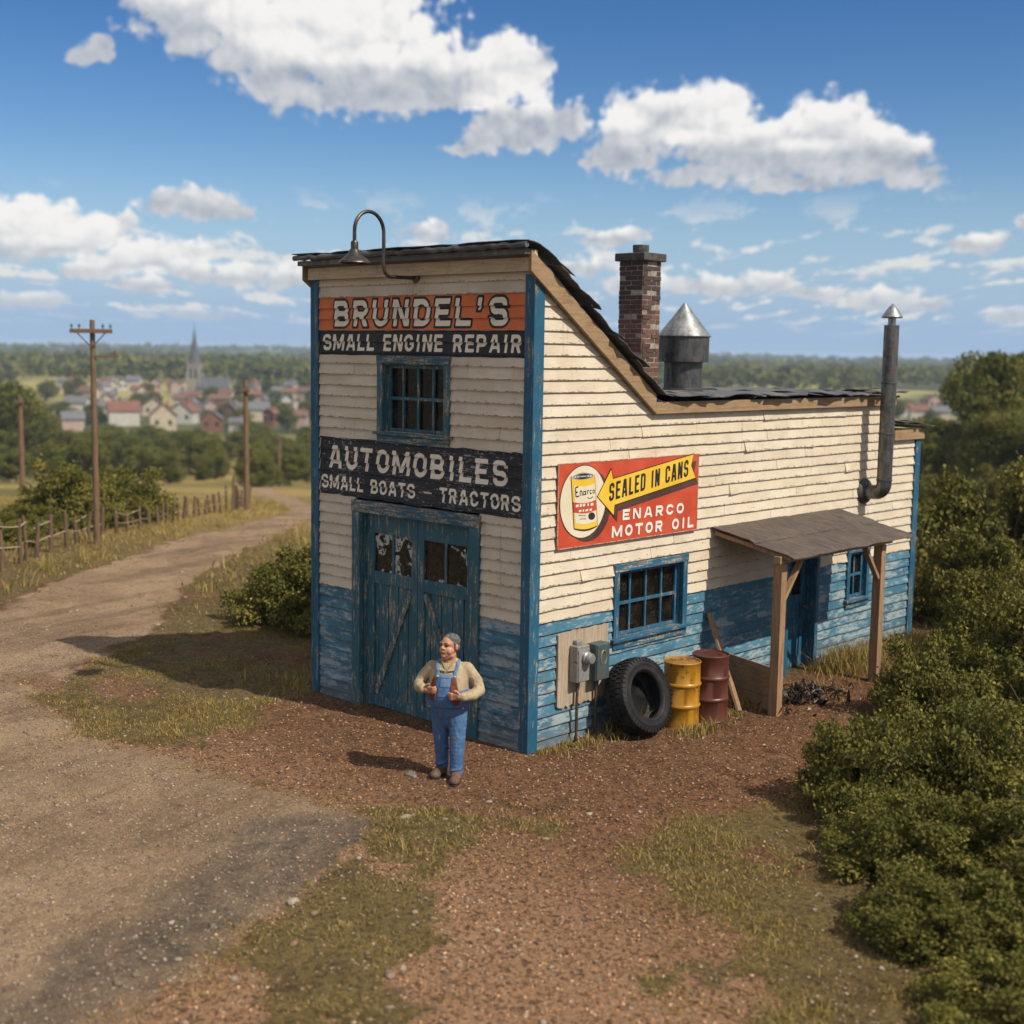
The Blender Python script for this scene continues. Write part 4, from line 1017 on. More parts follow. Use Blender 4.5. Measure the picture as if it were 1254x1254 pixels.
# torso outline shared by shirt and bib: z, half width, half depth
TZ = [.60, .72, .82, .92, 1.02, 1.12, 1.19, 1.25, 1.29]; TWd = [.175, .200, .212, .212, .205, .205, .19, .125, .075]; TD = [.135, .155, .178, .188, .178, .160, .130, .095, .07]
tw = lambda z: float(np.interp(z, TZ, TWd)); td = lambda z: float(np.interp(z, TZ, TD))
cyz = lambda z: float(np.interp(z, [.6, .9, 1.1, 1.3], [.02, -.01, .01, .03]))
ty = lambda x, z: cyz(z) - td(z) * math.sqrt(max(.02, 1 - min(1, abs(x / tw(z))) ** 2.1))
loft = lambda z0, z1, g, n=10: ('l', [(z0 + (z1 - z0) * i / n, 0, cyz(z0 + (z1 - z0) * i / n), tw(z0 + (z1 - z0) * i / n) + g, td(z0 + (z1 - z0) * i / n) + g) for i in range(n + 1)])
HR = Matrix.Rotation(R(-30), 4, 'Z')      # head turned to his right
hc = Vector((0.0, -.005, 1.43))
def H(x, y, z): return hc + (HR @ Matrix.Rotation(R(-4), 4, 'X')) @ Vector((x, y, z))
HE = HR @ Matrix.Rotation(R(-4), 4, 'X')
HS = .90
def headsize(L):
    out = []
    for q in L:
        if q[0] == 'c': out.append(('c', [(hc + (Vector(p) - hc) * HS, r * HS) for p, r in q[1]]))
        else: out.append(('e', hc + (Vector(q[1]) - hc) * HS, tuple(v * HS for v in q[2]), q[3]))
    return out
def headpart(o): o.data.transform(Matrix.Translation(hc) @ Matrix.Scale(HS, 4) @ Matrix.Translation(-hc)); return o
# arms: right (viewer's left) and left
armR = [((-.185, .035, 1.185), .072), ((-.285, .06, 1.08), .062), ((-.335, .03, 1.00), .054), ((-.30, -.10, .995), .052), ((-.235, -.19, 1.0), .044)]
armL = [((.185, .035, 1.185), .072), ((.285, .05, 1.06), .062), ((.33, .01, .965), .054), ((.28, -.13, .945), .052), ((.185, -.225, .945), .044)]
def hand(w, d, up):
    """wrist point, direction of the fingers, thumb side; gives shapes"""
    w = Vector(w); d = Vector(d).normalized(); up = Vector(up).normalized(); n = d.cross(up); up = n.cross(d).normalized(); out = []
    out.append(('c', [(w - d * .03, .030), (w + d * .03, .030)]))
    pc = w + d * .055
    for k in (-1, -.35, .35, 1): out.append(('c', [(w + d * .01 + up * .018 * k, .021), (w + d * .085 + up * .026 * k, .0175)]))
    n *= -1 if n.y > 0 else 1                     # n points forward, away from the belly
    for k, L in ((1.15, .9), (.38, 1.), (-.38, .95), (-1.15, .78)):
        b = w + d * .085 + up * .0265 * k
        p1 = b + (d * .75 + n * .35).normalized() * .034 * L; p2 = p1 + (d * .85 - n * .55).normalized() * .027 * L; p3 = p2 + (d * .15 - n * 1.).normalized() * .020 * L
        out.append(('c', [(b, .0125), (p1, .0120), (p2, .0110), (p3, .0095)]))
    t0 = w + d * .03 + up * .026; t1 = t0 + (d * .5 + up * .8 + n * .2).normalized() * .04; t2 = t1 + (d * .95 + up * .3).normalized() * .030
    out.append(('c', [(t0, .0165), (t1, .0135), (t2, .0115)]))
    return out
body = [loft(.80, 1.27, -.022), ('c', [((0, .02, 1.20), .085), ((0, .005, 1.37), .072)])]
LEG = {-1: [((-.092, .02, .74), .112), ((-.094, .045, .46), .090), ((-.088, .075, .25), .078), ((-.084, .090, .100), .070)], 1: [((.094, .01, .74), .112), ((.106, -.045, .46), .092), ((.104, -.060, .25), .081), ((.100, -.065, .085), .074)]}
for s in (-1, 1): body.append(('c', [((p[0], p[1] + .01, p[2]), r * .58) for p, r in LEG[s]])); body.append(('c', [((s * .07, .02, .86), .09), ((s * .08, .02, .74), .075)]))
for ar in (armR, armL): body.append(('c', [(p, r * .72) for p, r in ar]))
body += hand(armR[-1][0], (.93, -.22, .02), (.05, -.25, 1)) + hand(armL[-1][0], (-.98, -.10, .06), (-.05, -.22, 1))
# the head: skull, jaw and jowls, brow, nose, lips, ears
head = [('e', H(0, .012, .035), (.096, .112, .108), HE), ('e', H(0, -.030, -.045), (.090, .085, .080), HE), ('e', H(0, -.055, -.088), (.062, .055, .042), HE),
         ('e', H(-.050, -.055, -.045), (.040, .042, .048), HE), ('e', H(.050, -.055, -.045), (.040, .042, .048), HE),
         ('c', [(H(-.058, -.086, .040), .017), (H(0, -.100, .036), .015), (H(.058, -.086, .040), .017)]),
         ('c', [(H(0, -.100, .022), .013), (H(0, -.122, -.012), .019)]), ('e', H(-.018, -.108, -.020), (.013, .014, .012), HE), ('e', H(.018, -.108, -.020), (.013, .014, .012), HE),
         ('c', [(H(-.034, -.098, -.060), .012), (H(0, -.112, -.054), .0135), (H(.034, -.098, -.060), .012)]), ('c', [(H(-.030, -.096, -.078), .012), (H(0, -.108, -.079), .014), (H(.030, -.096, -.078), .012)]),
         ('e', H(0, -.088, -.108), (.036, .030, .024), HE), ('c', [(H(-.05, -.02, -.10), .04), (H(0, -.045, -.125), .045), (H(.05, -.02, -.10), .04)])]
for s in (-1, 1):
    head.append(('e', H(s * .100, .018, -.002), (.012, .024, .036), HE)); head.append(('e', H(s * .103, .026, .012), (.014, .016, .02), HE))
body += headsize(head)
bd = blob('body', body, .0052, 3, skin, man)
eyem = simple('dark_eye', (.03, .02, .015), rough=.2)
for s in (-1, 1):
    mb = MB(); mb.lathe([(0, -.010), (.008, -.007), (.0115, 0), (.008, .007), (0, .010)], H(s * .036, -.0905, .014), 12, HE.to_3x3()); headpart(mb.build('eye', eyem, bd, smooth=80))
    mb = MB(); mb.tube([H(s * .016, -.112, .046), H(s * .038, -.106, .053), H(s * .064, -.088, .047)], [.005, .0065, .004], 6); headpart(mb.build('eyebrow', hair_m, bd, smooth=80))
mb = MB(); mb.tube([H(-.036, -.1065, -.071), H(-.015, -.1195, -.067), (H(.015, -.1195, -.067)), H(.036, -.1065, -.071)], [.003, .0042, .0042, .003], 6); headpart(mb.build('mouth', simple('lip_line', (.10, .03, .022)), bd, smooth=80))
hair = [('e', H(0, .031, .060), (.1035, .114, .096), HE), ('e', H(0, .070, -.005), (.090, .070, .080), HE), ('c', [(H(-.094, -.010, .050), .016), (H(-.097, -.004, .005), .011)]), ('c', [(H(.094, -.010, .050), .016), (H(.097, -.004, .005), .011)])]
blob('hair', headsize(hair), .007, 2, hair_m, man)
shirt = [loft(.80, 1.265, .004), ('c', [((-.05, .02, 1.235), .075), ((.05, .02, 1.235), .075)])]
for ar in (armR, armL):
    shirt.append(('c', [((ar[0][0][0] * .7, .03, 1.185), .078)] + [(p, r + .007) for p, r in ar[:-1]] + [(Vector(ar[-1][0]) - (Vector(ar[-1][0]) - Vector(ar[-2][0])).normalized() * .018, ar[-1][1] + .007)]))
    e = Vector(ar[2][0])                       # folds gathered at the elbow and forearm
    for q in (.25, .5, .75):
        p = e.lerp(Vector(ar[4][0]), q); shirt.append(('e', p + Vector((0, 0, -.008)), (.058 - .012 * q, .058 - .012 * q, .062 - .012 * q)))
sh_o = blob('shirt', shirt, .0085, 2, shirt_m, man)
mb = MB()
for s in (-1, 1):      # collar points
    mb.hexa([(s * .006, ty(0, 1.19) - .020, 1.185), (s * .075, ty(.07, 1.20) - .020, 1.195), (s * .092, -.020, 1.275), (s * .060, -.060, 1.285), (s * .006, ty(0, 1.19) - .032, 1.190), (s * .078, ty(.07, 1.20) - .034, 1.198), (s * .104, -.020, 1.283), (s * .066, -.072, 1.295)])
mb.build('collar', shirt_m, sh_o, smooth=30)
# overalls: legs, seat and belly
ov = [loft(.80, .99, .016), ('c', [((0, .0, .86), .19), ((0, .012, .76), .176), ((0, .015, .67), .135)]), ('e', (0, .02, .79), (.205, .172, .15)), ('c', [((-.05, .02, .70), .10), ((.05, .015, .70), .10)])]
legs = LEG
for s in (-1, 1):
    ov.append(('c', legs[s]))
    for q in (.66, .93): 
        p = Vector(legs[s][0][0]).lerp(Vector(legs[s][3][0]), q); ov.append(('e', p + Vector((rs.uniform(-.012, .012), -.008, 0)), (.084, .084, .018), Matrix.Rotation(rs.uniform(-.6, .6), 4, 'X') @ Matrix.Rotation(rs.uniform(-.5, .5), 4, 'Y')))
ovo = blob('overalls', ov, .0085, 9, denim, man)
def plate(mb, f, z0, z1, lift, nx=14, nz=14, th=.010):
    vs = []; fs = []; N = (nx + 1) * (nz + 1)
    for lay in (0, 1):
        for j in range(nz + 1):
            z = z0 + (z1 - z0) * j / nz; xa, xb = f(z)
            for i in range(nx + 1):
                x = xa + (xb - xa) * i / nx; vs.append((x, ty(x, z) - lift + th * lay, z))
    q = lambda i, j, l: l * N + j * (nx + 1) + i
    for j in range(nz):
        for i in range(nx):
            fs.append((q(i, j, 0), q(i + 1, j, 0), q(i + 1, j + 1, 0), q(i, j + 1, 0))); fs.append((q(i, j + 1, 1), q(i + 1, j + 1, 1), q(i + 1, j, 1), q(i, j, 1)))
    for i in range(nx): fs += [(q(i, 0, 1), q(i + 1, 0, 1), q(i + 1, 0, 0), q(i, 0, 0)), (q(i, nz, 0), q(i + 1, nz, 0), q(i + 1, nz, 1), q(i, nz, 1))]
    for j in range(nz): fs += [(q(0, j, 0), q(0, j + 1, 0), q(0, j + 1, 1), q(0, j, 1)), (q(nx, j, 1), q(nx, j + 1, 1), q(nx, j + 1, 0), q(nx, j, 0))]
    mb.add(vs, fs)
mb = MB(); plate(mb, lambda z: (-np.interp(z, [.93, 1.02, 1.155], [.165, .125, .102]), np.interp(z, [.93, 1.02, 1.155], [.165, .125, .102])), .93, 1.155, .022); mb.build('bib', denim, ovo, smooth=50)
mb = MB(); plate(mb, lambda z: (-.052, .056), 1.035, 1.115, .028, th=.008); plate(mb, lambda z: (-.108, .108), 1.128, 1.156, .026, nz=2, th=.006); mb.build('bib_pocket', denim_s, ovo, smooth=50)
for s in (-1, 1):
    mb = MB(); P = []
    for z in (1.12, 1.155, 1.185): P.append((s * .092, ty(s * .092, z) - .024, z))
    P += [(s * .105, -.105, 1.222), (s * .11, -.055, 1.268), (s * .10, .01, 1.285), (s * .085, .09, 1.255), (s * .05, .15, 1.15), (s * .02, .185, 1.02)]
    mb.tube(P, .019, 10, flat=.4); mb.build('strap', denim_s, ovo, smooth=60)
    mb = MB(); mb.lathe([(0, -.006), (.014, -.005), (.016, 0), (.010, .005), (0, .006)], (s * .092, ty(s * .092, 1.135) - .034, 1.135), 12, Matrix.Rotation(R(90), 3, 'X')); mb.build('buckle', metal('pale_brass', (.4, .36, .28), (.55, .5, .42), .35, .7), ovo, smooth=60)
    mb = MB(); mb.lathe([(0, -.006), (.011, -.005), (.012, 0), (.008, .005), (0, .006)], (s * .178, ty(s * .178, .80) - .026, .80), 12, Matrix.Rotation(R(90), 3, 'X')); mb.build('button', MATS['pale_brass'], ovo, smooth=60)
    # leather flap tucked behind each hand
    x0 = -.140 if s < 0 else .098
    def lf(z, x0=x0, s=s):
        k = np.interp(z, [.84, .87, .95, 1.06, 1.13], [.018, .038, .042, .028, .014]); return (x0 - k + s * (1.0 - z) * .12, x0 + k + s * (1.0 - z) * .12)
    mb = MB(); plate(mb, lf, .84 if s > 0 else .88, 1.13, .036, nx=6, nz=16, th=.016); mb.build('leather_flap', leather, man, smooth=50)
for s in (-1, 1):
    a = Vector(legs[s][3][0]); yaw = -.25 if s < 0 else .12
    D = Matrix.Rotation(yaw, 3, 'Z') @ Vector((0, -1, 0)); a.z = 0
    bt = [('c', [(a + Vector((0, 0, .062)) - D * .025, .058), (a + Vector((0, 0, .055)) + D * .08, .058), (a + Vector((0, 0, .045)) + D * .185, .053)]), ('c', [(a + Vector((0, 0, .05)), .058), (a + Vector((0, 0, .12)), .058)]), ('e', a + D * .18 + Vector((0, 0, .042)), (.062, .068, .042))]
    b = blob('boot', bt, .008, 2, boot_m, man)
    mb = MB(); pl = [a + D * (.08 + .175 * math.cos(t)) + Vector((D.y, -D.x, 0)) * -.062 * math.sin(t) * (1 + .12 * math.cos(t)) for t in [2 * math.pi * k / 24 for k in range(24)]]
    mb.prism([(p.x, p.y) for p in pl], lambda x, y, q: (x, y, -.012 + q), .03); mb.build('sole', simple('boot_sole', (.03, .022, .018), rough=.8), b)

# ================================================================= GROUND
s_rows = np.concatenate([[-2500, -900, -350, -150, -80, -50, -36, -27, -21, -17], np.arange(-14, 46, .1), 46 * 1.03 ** np.arange(0, 158)])
t = np.linspace(-1, 1, 520); t = .33 * t + .67 * t ** 3
Sg, Tg = np.meshgrid(s_rows, t, indexing='ij')
Lg = Tg * (24 + .85 * np.maximum(Sg, 0)) + np.sign(Tg) * np.abs(Tg) ** 11 * 3500
X = CAM[0] + VIEW[0] * Sg + SIDE[0] * Lg; Y = CAM[1] + VIEW[1] * Sg + SIDE[1] * Lg
Zg = ground_z(X, Y)
g_, v_, d_ = zones(X, Y)
forest = sstep(330, 410, Sg)
ni, nj = Sg.shape
V = np.stack([X, Y, Zg], -1).reshape(-1, 3)
idx = np.arange(ni * nj).reshape(ni, nj)
F = np.stack([idx[:-1, :-1], idx[:-1, 1:], idx[1:, 1:], idx[1:, :-1]], -1).reshape(-1, 4)
A = {'grass': g_.ravel(), 'gravel': v_.ravel(), 'dark': d_.ravel(), 'forest': forest.ravel()}
def avg(a): return (a[:-1, :-1] + a[1:, 1:]) / 2
fs = avg(Sg).ravel(); fx = avg(X).ravel(); fy = avg(Y).ravel()
is_road = (avg(v_).ravel() > .5) & (fs < 200); is_hill = fs > 760; is_yard = (~is_road) & (avg(g_).ravel() < .4) & (fs < 45)
def ground_fn(t):
    o = t.obj(); gr = t.attr('grass'); gv = t.attr('gravel'); dk = t.attr('dark'); fo = t.attr('forest')
    n1 = t.noise(o, .55, 5, .6); n2 = t.noise(o, 3.2, 6, .7); n3 = t.noise(o, 17, 5, .7); n4 = t.noise(o, 75, 3, .7)
    vd = t.voro(o, 34.); vc = t.voro(o, 34., out='Color'); vd2 = t.voro(o, 90.); vc2 = t.voro(o, 90., out='Color')
    rv = t.sep(vc)[0]; rv2 = t.sep(vc2)[1]
    dirt = t.mix(t.sm(n2, .32, .68), (.160, .074, .033, 1), (.350, .178, .086, 1)); dirt = t.mix(t.m('MULTIPLY', t.sm(n1, .42, .68), .55), dirt, (.37, .195, .098, 1)); dirt = t.mix(t.m('MULTIPLY', t.sm(t.sep(o)[1], -1.0, -4.0), .85), dirt, (.58, .345, .195, 1))
    dirt = t.mix(t.m('MULTIPLY', t.sm(n3, .50, .64), .72), dirt, (.060, .028, .014, 1)); dirt = t.mix(t.m('MULTIPLY', t.sm(rv2, .75, .95), .55), dirt, (.44, .25, .14, 1)); dirt = t.mix(t.m('MULTIPLY', t.sm(rv, .34, .05), .7), dirt, (.055, .025, .013, 1)); dirt = t.mix(t.m('MULTIPLY', t.sm(n4, .5, .64), .45), dirt, (.045, .020, .010, 1))
    grv = t.mix(t.sm(n1, .35, .65), (.42, .27, .15, 1), (.66, .45, .265, 1)); grv = t.mix(t.m('MULTIPLY', t.sm(n2, .48, .66), .6), grv, (.25, .15, .082, 1)); grv = t.mix(t.m('MULTIPLY', t.sm(n4, .5, .64), .40), grv, (.13, .082, .048, 1))
    grv = t.mix(t.m('MULTIPLY', t.sm(rv, .6, .9), .5), grv, (.52, .40, .28, 1)); grv = t.mix(t.m('MULTIPLY', t.sm(rv2, .55, .15), .6), grv, (.12, .083, .055, 1))
    tk = t.noise(t.vm('ADD', t.scale(t.comb(t.vm('DOT_PRODUCT', o, (.97, .26, 0), out=1), t.vm('DOT_PRODUCT', o, (-.26, .97, 0), out=1), 0.), (1.5, .16, 0)), t.scale(t.noise(o, .4, 2, .5, color=True), (.9, 0, 0))), 1., 4, .55)
    grv = t.mix(t.m('MULTIPLY', t.sm(tk, .52, .62), .50), grv, (.20, .13, .08, 1)); grv = t.mix(t.m('MULTIPLY', t.sm(tk, .46, .36), .35), grv, (.48, .35, .22, 1))
    grv = t.mix(t.m('MULTIPLY', dk, t.sm(n2, .3, .65, .35, .85)), grv, t.mix(t.sm(n3, .35, .65), (.085, .070, .054, 1), (.19, .155, .12, 1)))
    sod = t.mix(t.sm(n2, .35, .65), (.140, .088, .034, 1), (.250, .175, .062, 1)); sod = t.mix(t.m('MULTIPLY', t.sm(n1, .42, .62), .6), sod, (.27, .19, .075, 1)); sod = t.mix(t.m('MULTIPLY', t.sm(n3, .46, .62), .75), sod, (.040, .032, .014, 1)); sod = t.mix(t.m('MULTIPLY', t.sm(n4, .52, .66), .55), sod, (.26, .20, .085, 1))
    # distant meadows
    cam = t.sep(o); ds = t.vm('LENGTH', t.vm('SUBTRACT', o, (CAM[0], CAM[1], 0)), out=1)
    fld = t.noise(t.scale(o, (.035, .035, 0)), 1., 4, .6); field = t.mix(t.sm(fld, .40, .60), (.19, .155, .042, 1), (.42, .30, .095, 1)); field = t.mix(t.m('MULTIPLY', t.sm(t.noise(o, 1.1, 5), .5, .7), .6), field, (.11, .10, .028, 1))
    sod = t.mix(t.sm(ds, 26., 48.), sod, field)
    wn = t.m('MULTIPLY', t.m('SUBTRACT', n3, .5), .55); wn2 = t.m('MULTIPLY', t.m('SUBTRACT', n2, .5), .5)
    kg = t.sm(t.m('ADD', gr, t.m('ADD', t.m('MULTIPLY', wn, 1.5), t.m('MULTIPLY', wn2, 1.6))), .28, .74); kv = t.sm(t.m('ADD', gv, t.m('ADD', wn, t.m('MULTIPLY', wn2, 1.5))), .26, .74)
    col = t.mix(kv, dirt, grv); col = t.mix(kg, col, sod)
    fn = t.voro(t.scale(o, (.085, .085, 0)), 1.); pn = t.noise(t.scale(o, (.0042, .0060, 0)), 1., 4, .55)
    wood_ = t.mix(t.sm(fn, .2, .8), (.10, .11, .04, 1), (.05, .06, .025, 1)); wood_ = t.mix(t.sm(pn, .50, .57), wood_, (.30, .26, .09, 1))
    col = t.mix(fo, col, wood_)
    peb = t.m('SUBTRACT', .5, vd); 
    h = t.m('ADD', t.m('MULTIPLY', n3, 1.2), t.m('ADD', t.m('MULTIPLY', n4, .45), t.m('MULTIPLY', t.sm(vd2, .5, .1), .35)))
    return {'Base Color': col, 'Roughness': .92, 'Specular IOR Level': .2, 'Normal': t.bump(h, .085, 1.)}
gmat = material('earth_and_meadow', ground_fn)
def part_of_ground(name, mask):
    f = F[mask]; used = np.unique(f); rm = np.full(len(V), -1); rm[used] = np.arange(len(used))
    me = np_mesh(name, V[used], rm[f], {k: a[used] for k, a in A.items()}, True)
    return tag(link(name, me, gmat), kind='structure')
part_of_ground('road', is_road); part_of_ground('hills', is_hill & ~is_road); part_of_ground('dirt_yard', is_yard & ~is_hill)
part_of_ground('ground', ~(is_road | is_hill | is_yard))

# ----------------------------------------------------------------- stones, clods and grass
def scatter(n, s0, s1, rng, pw=1., wid=.47):
    s = s0 + (s1 - s0) * rng.random(n) ** pw; l = (rng.random(n) * 2 - 1) * (wid * s + 1.5)
    return CAM[0] + VIEW[0] * s + SIDE[0] * l, CAM[1] + VIEW[1] * s + SIDE[1] * l
def clear(x, y): return ~((x > -4.05) & (x < .06) & (y > -.06) & (y < 9.6))
ICO = np.array([[0, 0, 1], [.894, 0, .447], [.276, .851, .447], [-.724, .526, .447], [-.724, -.526, .447], [.276, -.851, .447], [.724, .526, -.447], [-.276, .851, -.447], [-.894, 0, -.447], [-.276, -.851, -.447], [.724, -.526, -.447], [0, 0, -1]])
ICF = np.array([[0, 1, 2], [0, 2, 3], [0, 3, 4], [0, 4, 5], [0, 5, 1], [1, 6, 2], [2, 7, 3], [3, 8, 4], [4, 9, 5], [5, 10, 1], [6, 7, 2], [7, 8, 3], [8, 9, 4], [9, 10, 5], [10, 6, 1], [11, 7, 6], [11, 8, 7], [11, 9, 8], [11, 10, 9], [11, 6, 10]])
def lumps(x, y, size, rng, col, flat=.6, sink=.25):
    n = len(x); z = ground_z(x, y)
    v = ICO[None] * (1 + rng.normal(0, .22, (n, 12, 1))) * np.stack([size * rng.uniform(.7, 1.4, n), size * rng.uniform(.6, 1.1, n), size * flat * rng.uniform(.6, 1.2, n)], -1)[:, None]
    a = rng.uniform(0, 6.28, n); c, s = np.cos(a)[:, None], np.sin(a)[:, None]
    vx = v[..., 0] * c - v[..., 1] * s; vy = v[..., 0] * s + v[..., 1] * c
    P = np.stack([vx + x[:, None], vy + y[:, None], v[..., 2] + (z + size * flat * sink)[:, None]], -1).reshape(-1, 3)
    Fc = (np.arange(n)[:, None, None] * 12 + ICF[None]).reshape(-1, 3)
    cc = np.concatenate([np.repeat(col, 12, 0), np.ones((n * 12, 1))], 1)
    return P, Fc, cc
def merge(parts):
    o = 0; Vs = []; Fs = []; Cs = []
    for p, f, c in parts: Vs.append(p); Fs.append(f + o); Cs.append(c); o += len(p)
    return np.concatenate(Vs), np.concatenate(Fs), np.concatenate(Cs)
def stone_fn(t):
    c = t.attr('tint', 'Color'); n = t.noise(t.obj(), 40, 4, .7)
    return {'Base Color': t.mix(t.sm(n, .35, .7), c, t.mix(.45, c, (.05, .04, .03, 1))), 'Roughness': .85, 'Specular IOR Level': .3}
stonem = material('stones', stone_fn)
rng = np.random.default_rng(5)
parts = []
pal = np.array([[.31, .24, .175], [.25, .18, .125], [.16, .12, .088], [.36, .285, .205], [.22, .14, .085], [.28, .215, .16]])
x, y = scatter(80000, 7.5, 22, rng, 1.2); g, v, d = zones(x, y); k = (rng.random(len(x)) < v * (.9 - .3 * d) + (1 - v) * (1 - g) * .22 + g * .16) & clear(x, y); x, y = x[k], y[k]
parts.append(lumps(x, y, .006 + .015 * rng.random(len(x)) ** 3, rng, pal[rng.integers(0, 6, len(x))]))
# bigger stones along the edge of the gravel and the strip of grass
x, y = scatter(9000, 7.5, 20, rng, 1.1); g, v, d = zones(x, y); e = np.exp(-((sd_poly(x, y, GRASSC) + .1) / .6) ** 2); k = (rng.random(len(x)) < .03 + .26 * e) & clear(x, y); x, y = x[k], y[k]
parts.append(lumps(x, y, .013 + .030 * rng.random(len(x)) ** 3.2, rng, pal[rng.choice([0, 1, 1, 2, 4, 4, 5, 3], len(x))]))
x, y = scatter(5000, 20, 46, rng, 1.0, .5); g, v, d = zones(x, y); e = np.exp(-(np.minimum(np.abs(sd_poly(x, y, ROAD)), 5) / .9) ** 2); k = rng.random(len(x)) < e * .35; x, y = x[k], y[k]
parts.append(lumps(x, y, .02 + .045 * rng.random(len(x)) ** 3, rng, pal[rng.choice([0, 1, 2, 4, 5], len(x))]))
P, Fc, cc = merge(parts); tag(link('gravel', np_mesh('gravel', P, Fc, {'tint': cc}), stonem), 'loose pale stones scattered over the road and yard', 'gravel', kind='stuff')
parts = []
pal2 = np.array([[.26, .122, .055], [.16, .070, .030], [.33, .17, .08], [.42, .25, .14], [.085, .040, .019]])
x, y = scatter(120000, 7.5, 24, rng, 1.1); g, v, d = zones(x, y); k = (rng.random(len(x)) < (1 - v) * (1 - g) * .95) & clear(x, y); x, y = x[k], y[k]
parts.append(lumps(x, y, .0045 + .013 * rng.random(len(x)) ** 3.6, rng, pal2[rng.integers(0, 5, len(x))] * (1 + .40 * sstep(-1, -4, y))[:, None], .75))
x, y = scatter(700, 9, 22, rng, 1.1); g, v, d = zones(x, y); k = (rng.random(len(x)) < (1 - v * .5) * (1 - g * .6) * .5) & clear(x, y); x, y = x[k], y[k]
parts.append(lumps(x, y, .007 + .010 * rng.random(len(x)) ** 2, rng, np.array([[.50, .43, .35], [.42, .30, .21]])[rng.integers(0, 2, len(x))]))
P, Fc, cc = merge(parts); tag(link('dirt_clods', np_mesh('dirt_clods', P, Fc, {'tint': cc}), stonem), 'brown clods and grit on the dirt yard', 'dirt', kind='stuff')
# a few single rocks
rockm = simple('pale_rock', (.33, .285, .23), (.22, .185, .15), .85, scale=9, bump=.01)
rockg = simple('grey_rock', (.20, .185, .165), (.11, .10, .09), .85, scale=9, bump=.01)
def rock(label, x, y, sx, sy, sz, m, seed):
    rg = np.random.default_rng(seed); mb = MB(); n1 = 14; ph = rg.uniform(0, 6.3, 8)
    prof = [(math.sin(math.pi * i / 8), -math.cos(math.pi * i / 8)) for i in range(9)]
    mb.lathe([(max(r, 0.0), z) for r, z in prof], (0, 0, 0), 16, jit=lambda a, z: .16 * math.sin(a * 2 + ph[0] + z) + .10 * math.sin(a * 3 + ph[1] - z * 2) + .06 * math.sin(a * 5 + ph[2] + z * 4))
    mb.v = [(a * sx, b * sy, max(c, -.4) * sz) for a, b, c in mb.v]
    o = mb.build('rock', m, None, smooth=35, loc=(x, y, float(ground_z(x, y)) + sz * .25)); o.rotation_euler = (0, 0, rg.uniform(0, 6)); return tag(o, label, 'rock')
rock('flat grey rock at the front boot of the man', -.30, -1.56, .085, .055, .035, rockg, 1)
rock('pale rounded rock where the gravel meets the grass strip', 1.50, -4.55, .050, .04, .03, rockm, 2)
rock('long pale rock at the tip of the dark gravel near the man', .63, -2.48, .062, .038, .026, rockm, 3)
rock('grey rock lying on the bottom of the brown path', 4.08, -5.35, .055, .045, .035, rockg, 4)

def blades(x, y, h, w, lean, rng, z=None):
    n = len(x); z = ground_z(x, y) - .01 if z is None else z
    a = rng.uniform(0, 6.28, n); dx, dy = np.cos(a), np.sin(a); b = rng.uniform(0, 6.28, n); lx, ly = np.cos(b) * lean * h, np.sin(b) * lean * h
    p = lambda k, u, q: np.stack([x + lx * u * u + dx * w * k, y + ly * u * u + dy * w * k, z + h * u * q], -1)
    Vb = np.stack([p(-1, 0, 1), p(1, 0, 1), p(-.75, .55, 1), p(.75, .55, 1), p(0, 1, .93)], 1).reshape(-1, 3)
    i = np.arange(n)[:, None] * 5; Fb = np.concatenate([i + [0, 1, 3], i + [0, 3, 2], i + [2, 3, 4]], 1).reshape(-1, 3)
    return Vb, Fb, np.repeat(rng.random(n), 5)
def grass_fn(t):
    r = t.attr('rnd'); o = t.obj(); n = t.noise(o, .7, 4, .6); n2 = t.noise(o, 2.5, 3)
    c = t.mix(t.sm(r, 0, .8), (.15, .125, .026, 1), (.38, .29, .070, 1)); c = t.mix(t.m('MULTIPLY', t.sm(t.m('ADD', t.m('MULTIPLY', r, .5), n), .64, .90), .85), c, (.40, .27, .11, 1))
    c = t.mix(t.m('MULTIPLY', t.sm(n2, .55, .7), .5), c, (.095, .088, .020, 1))
    return {'Base Color': c, 'Roughness': .6, 'Specular IOR Level': .25, 'leaf': t.mix(.5, c, (.20, .18, .03, 1))}
grassm = material('meadow_grass', grass_fn)
parts = []
def tufts(n, s0, s1, h0, h1, per, spread, rng, pw=1., wid=.47, thr=.5, dens=1., w=.004):
    x, y = scatter(n, s0, s1, rng, pw, wid); g, v, d = zones(x, y); cl_ = fbm(x * 1.3, y * 1.3, 77, 3)
    k = (rng.random(n) < np.clip((g - .03) * 1.05, 0, 1) * dens * sstep(.30, .58, cl_ + .12)) & clear(x, y); x, y, cl_ = x[k], y[k], cl_[k]
    hh = (h0 + (h1 - h0) * rng.random(len(x)) ** 2) * (.6 + .9 * sstep(.4, .7, cl_))
    x = np.repeat(x, per) + rng.normal(0, spread, len(x) * per); y = np.repeat(y, per) + rng.normal(0, spread, len(y) * per); hh = np.repeat(hh, per) * rng.uniform(.5, 1.2, len(x))
    kk = clear(x, y); x, y, hh = x[kk], y[kk], hh[kk]
    parts.append(blades(x, y, hh, w * rng.uniform(.6, 1.4, len(x)), rng.uniform(.2, 1.1, len(x)), rng))
tufts(150000, 7.2, 23, .014, .052, 6, .05, rng, 1.1)
tufts(1100, 8, 23, .06, .15, 9, .04, rng, 1.1)
tufts(15000, 23, 62, .06, .22, 6, .10, rng, .9, .5, w=.010)
tufts(1800, 24, 60, .20, .42, 8, .12, rng, .9, .5, w=.010)
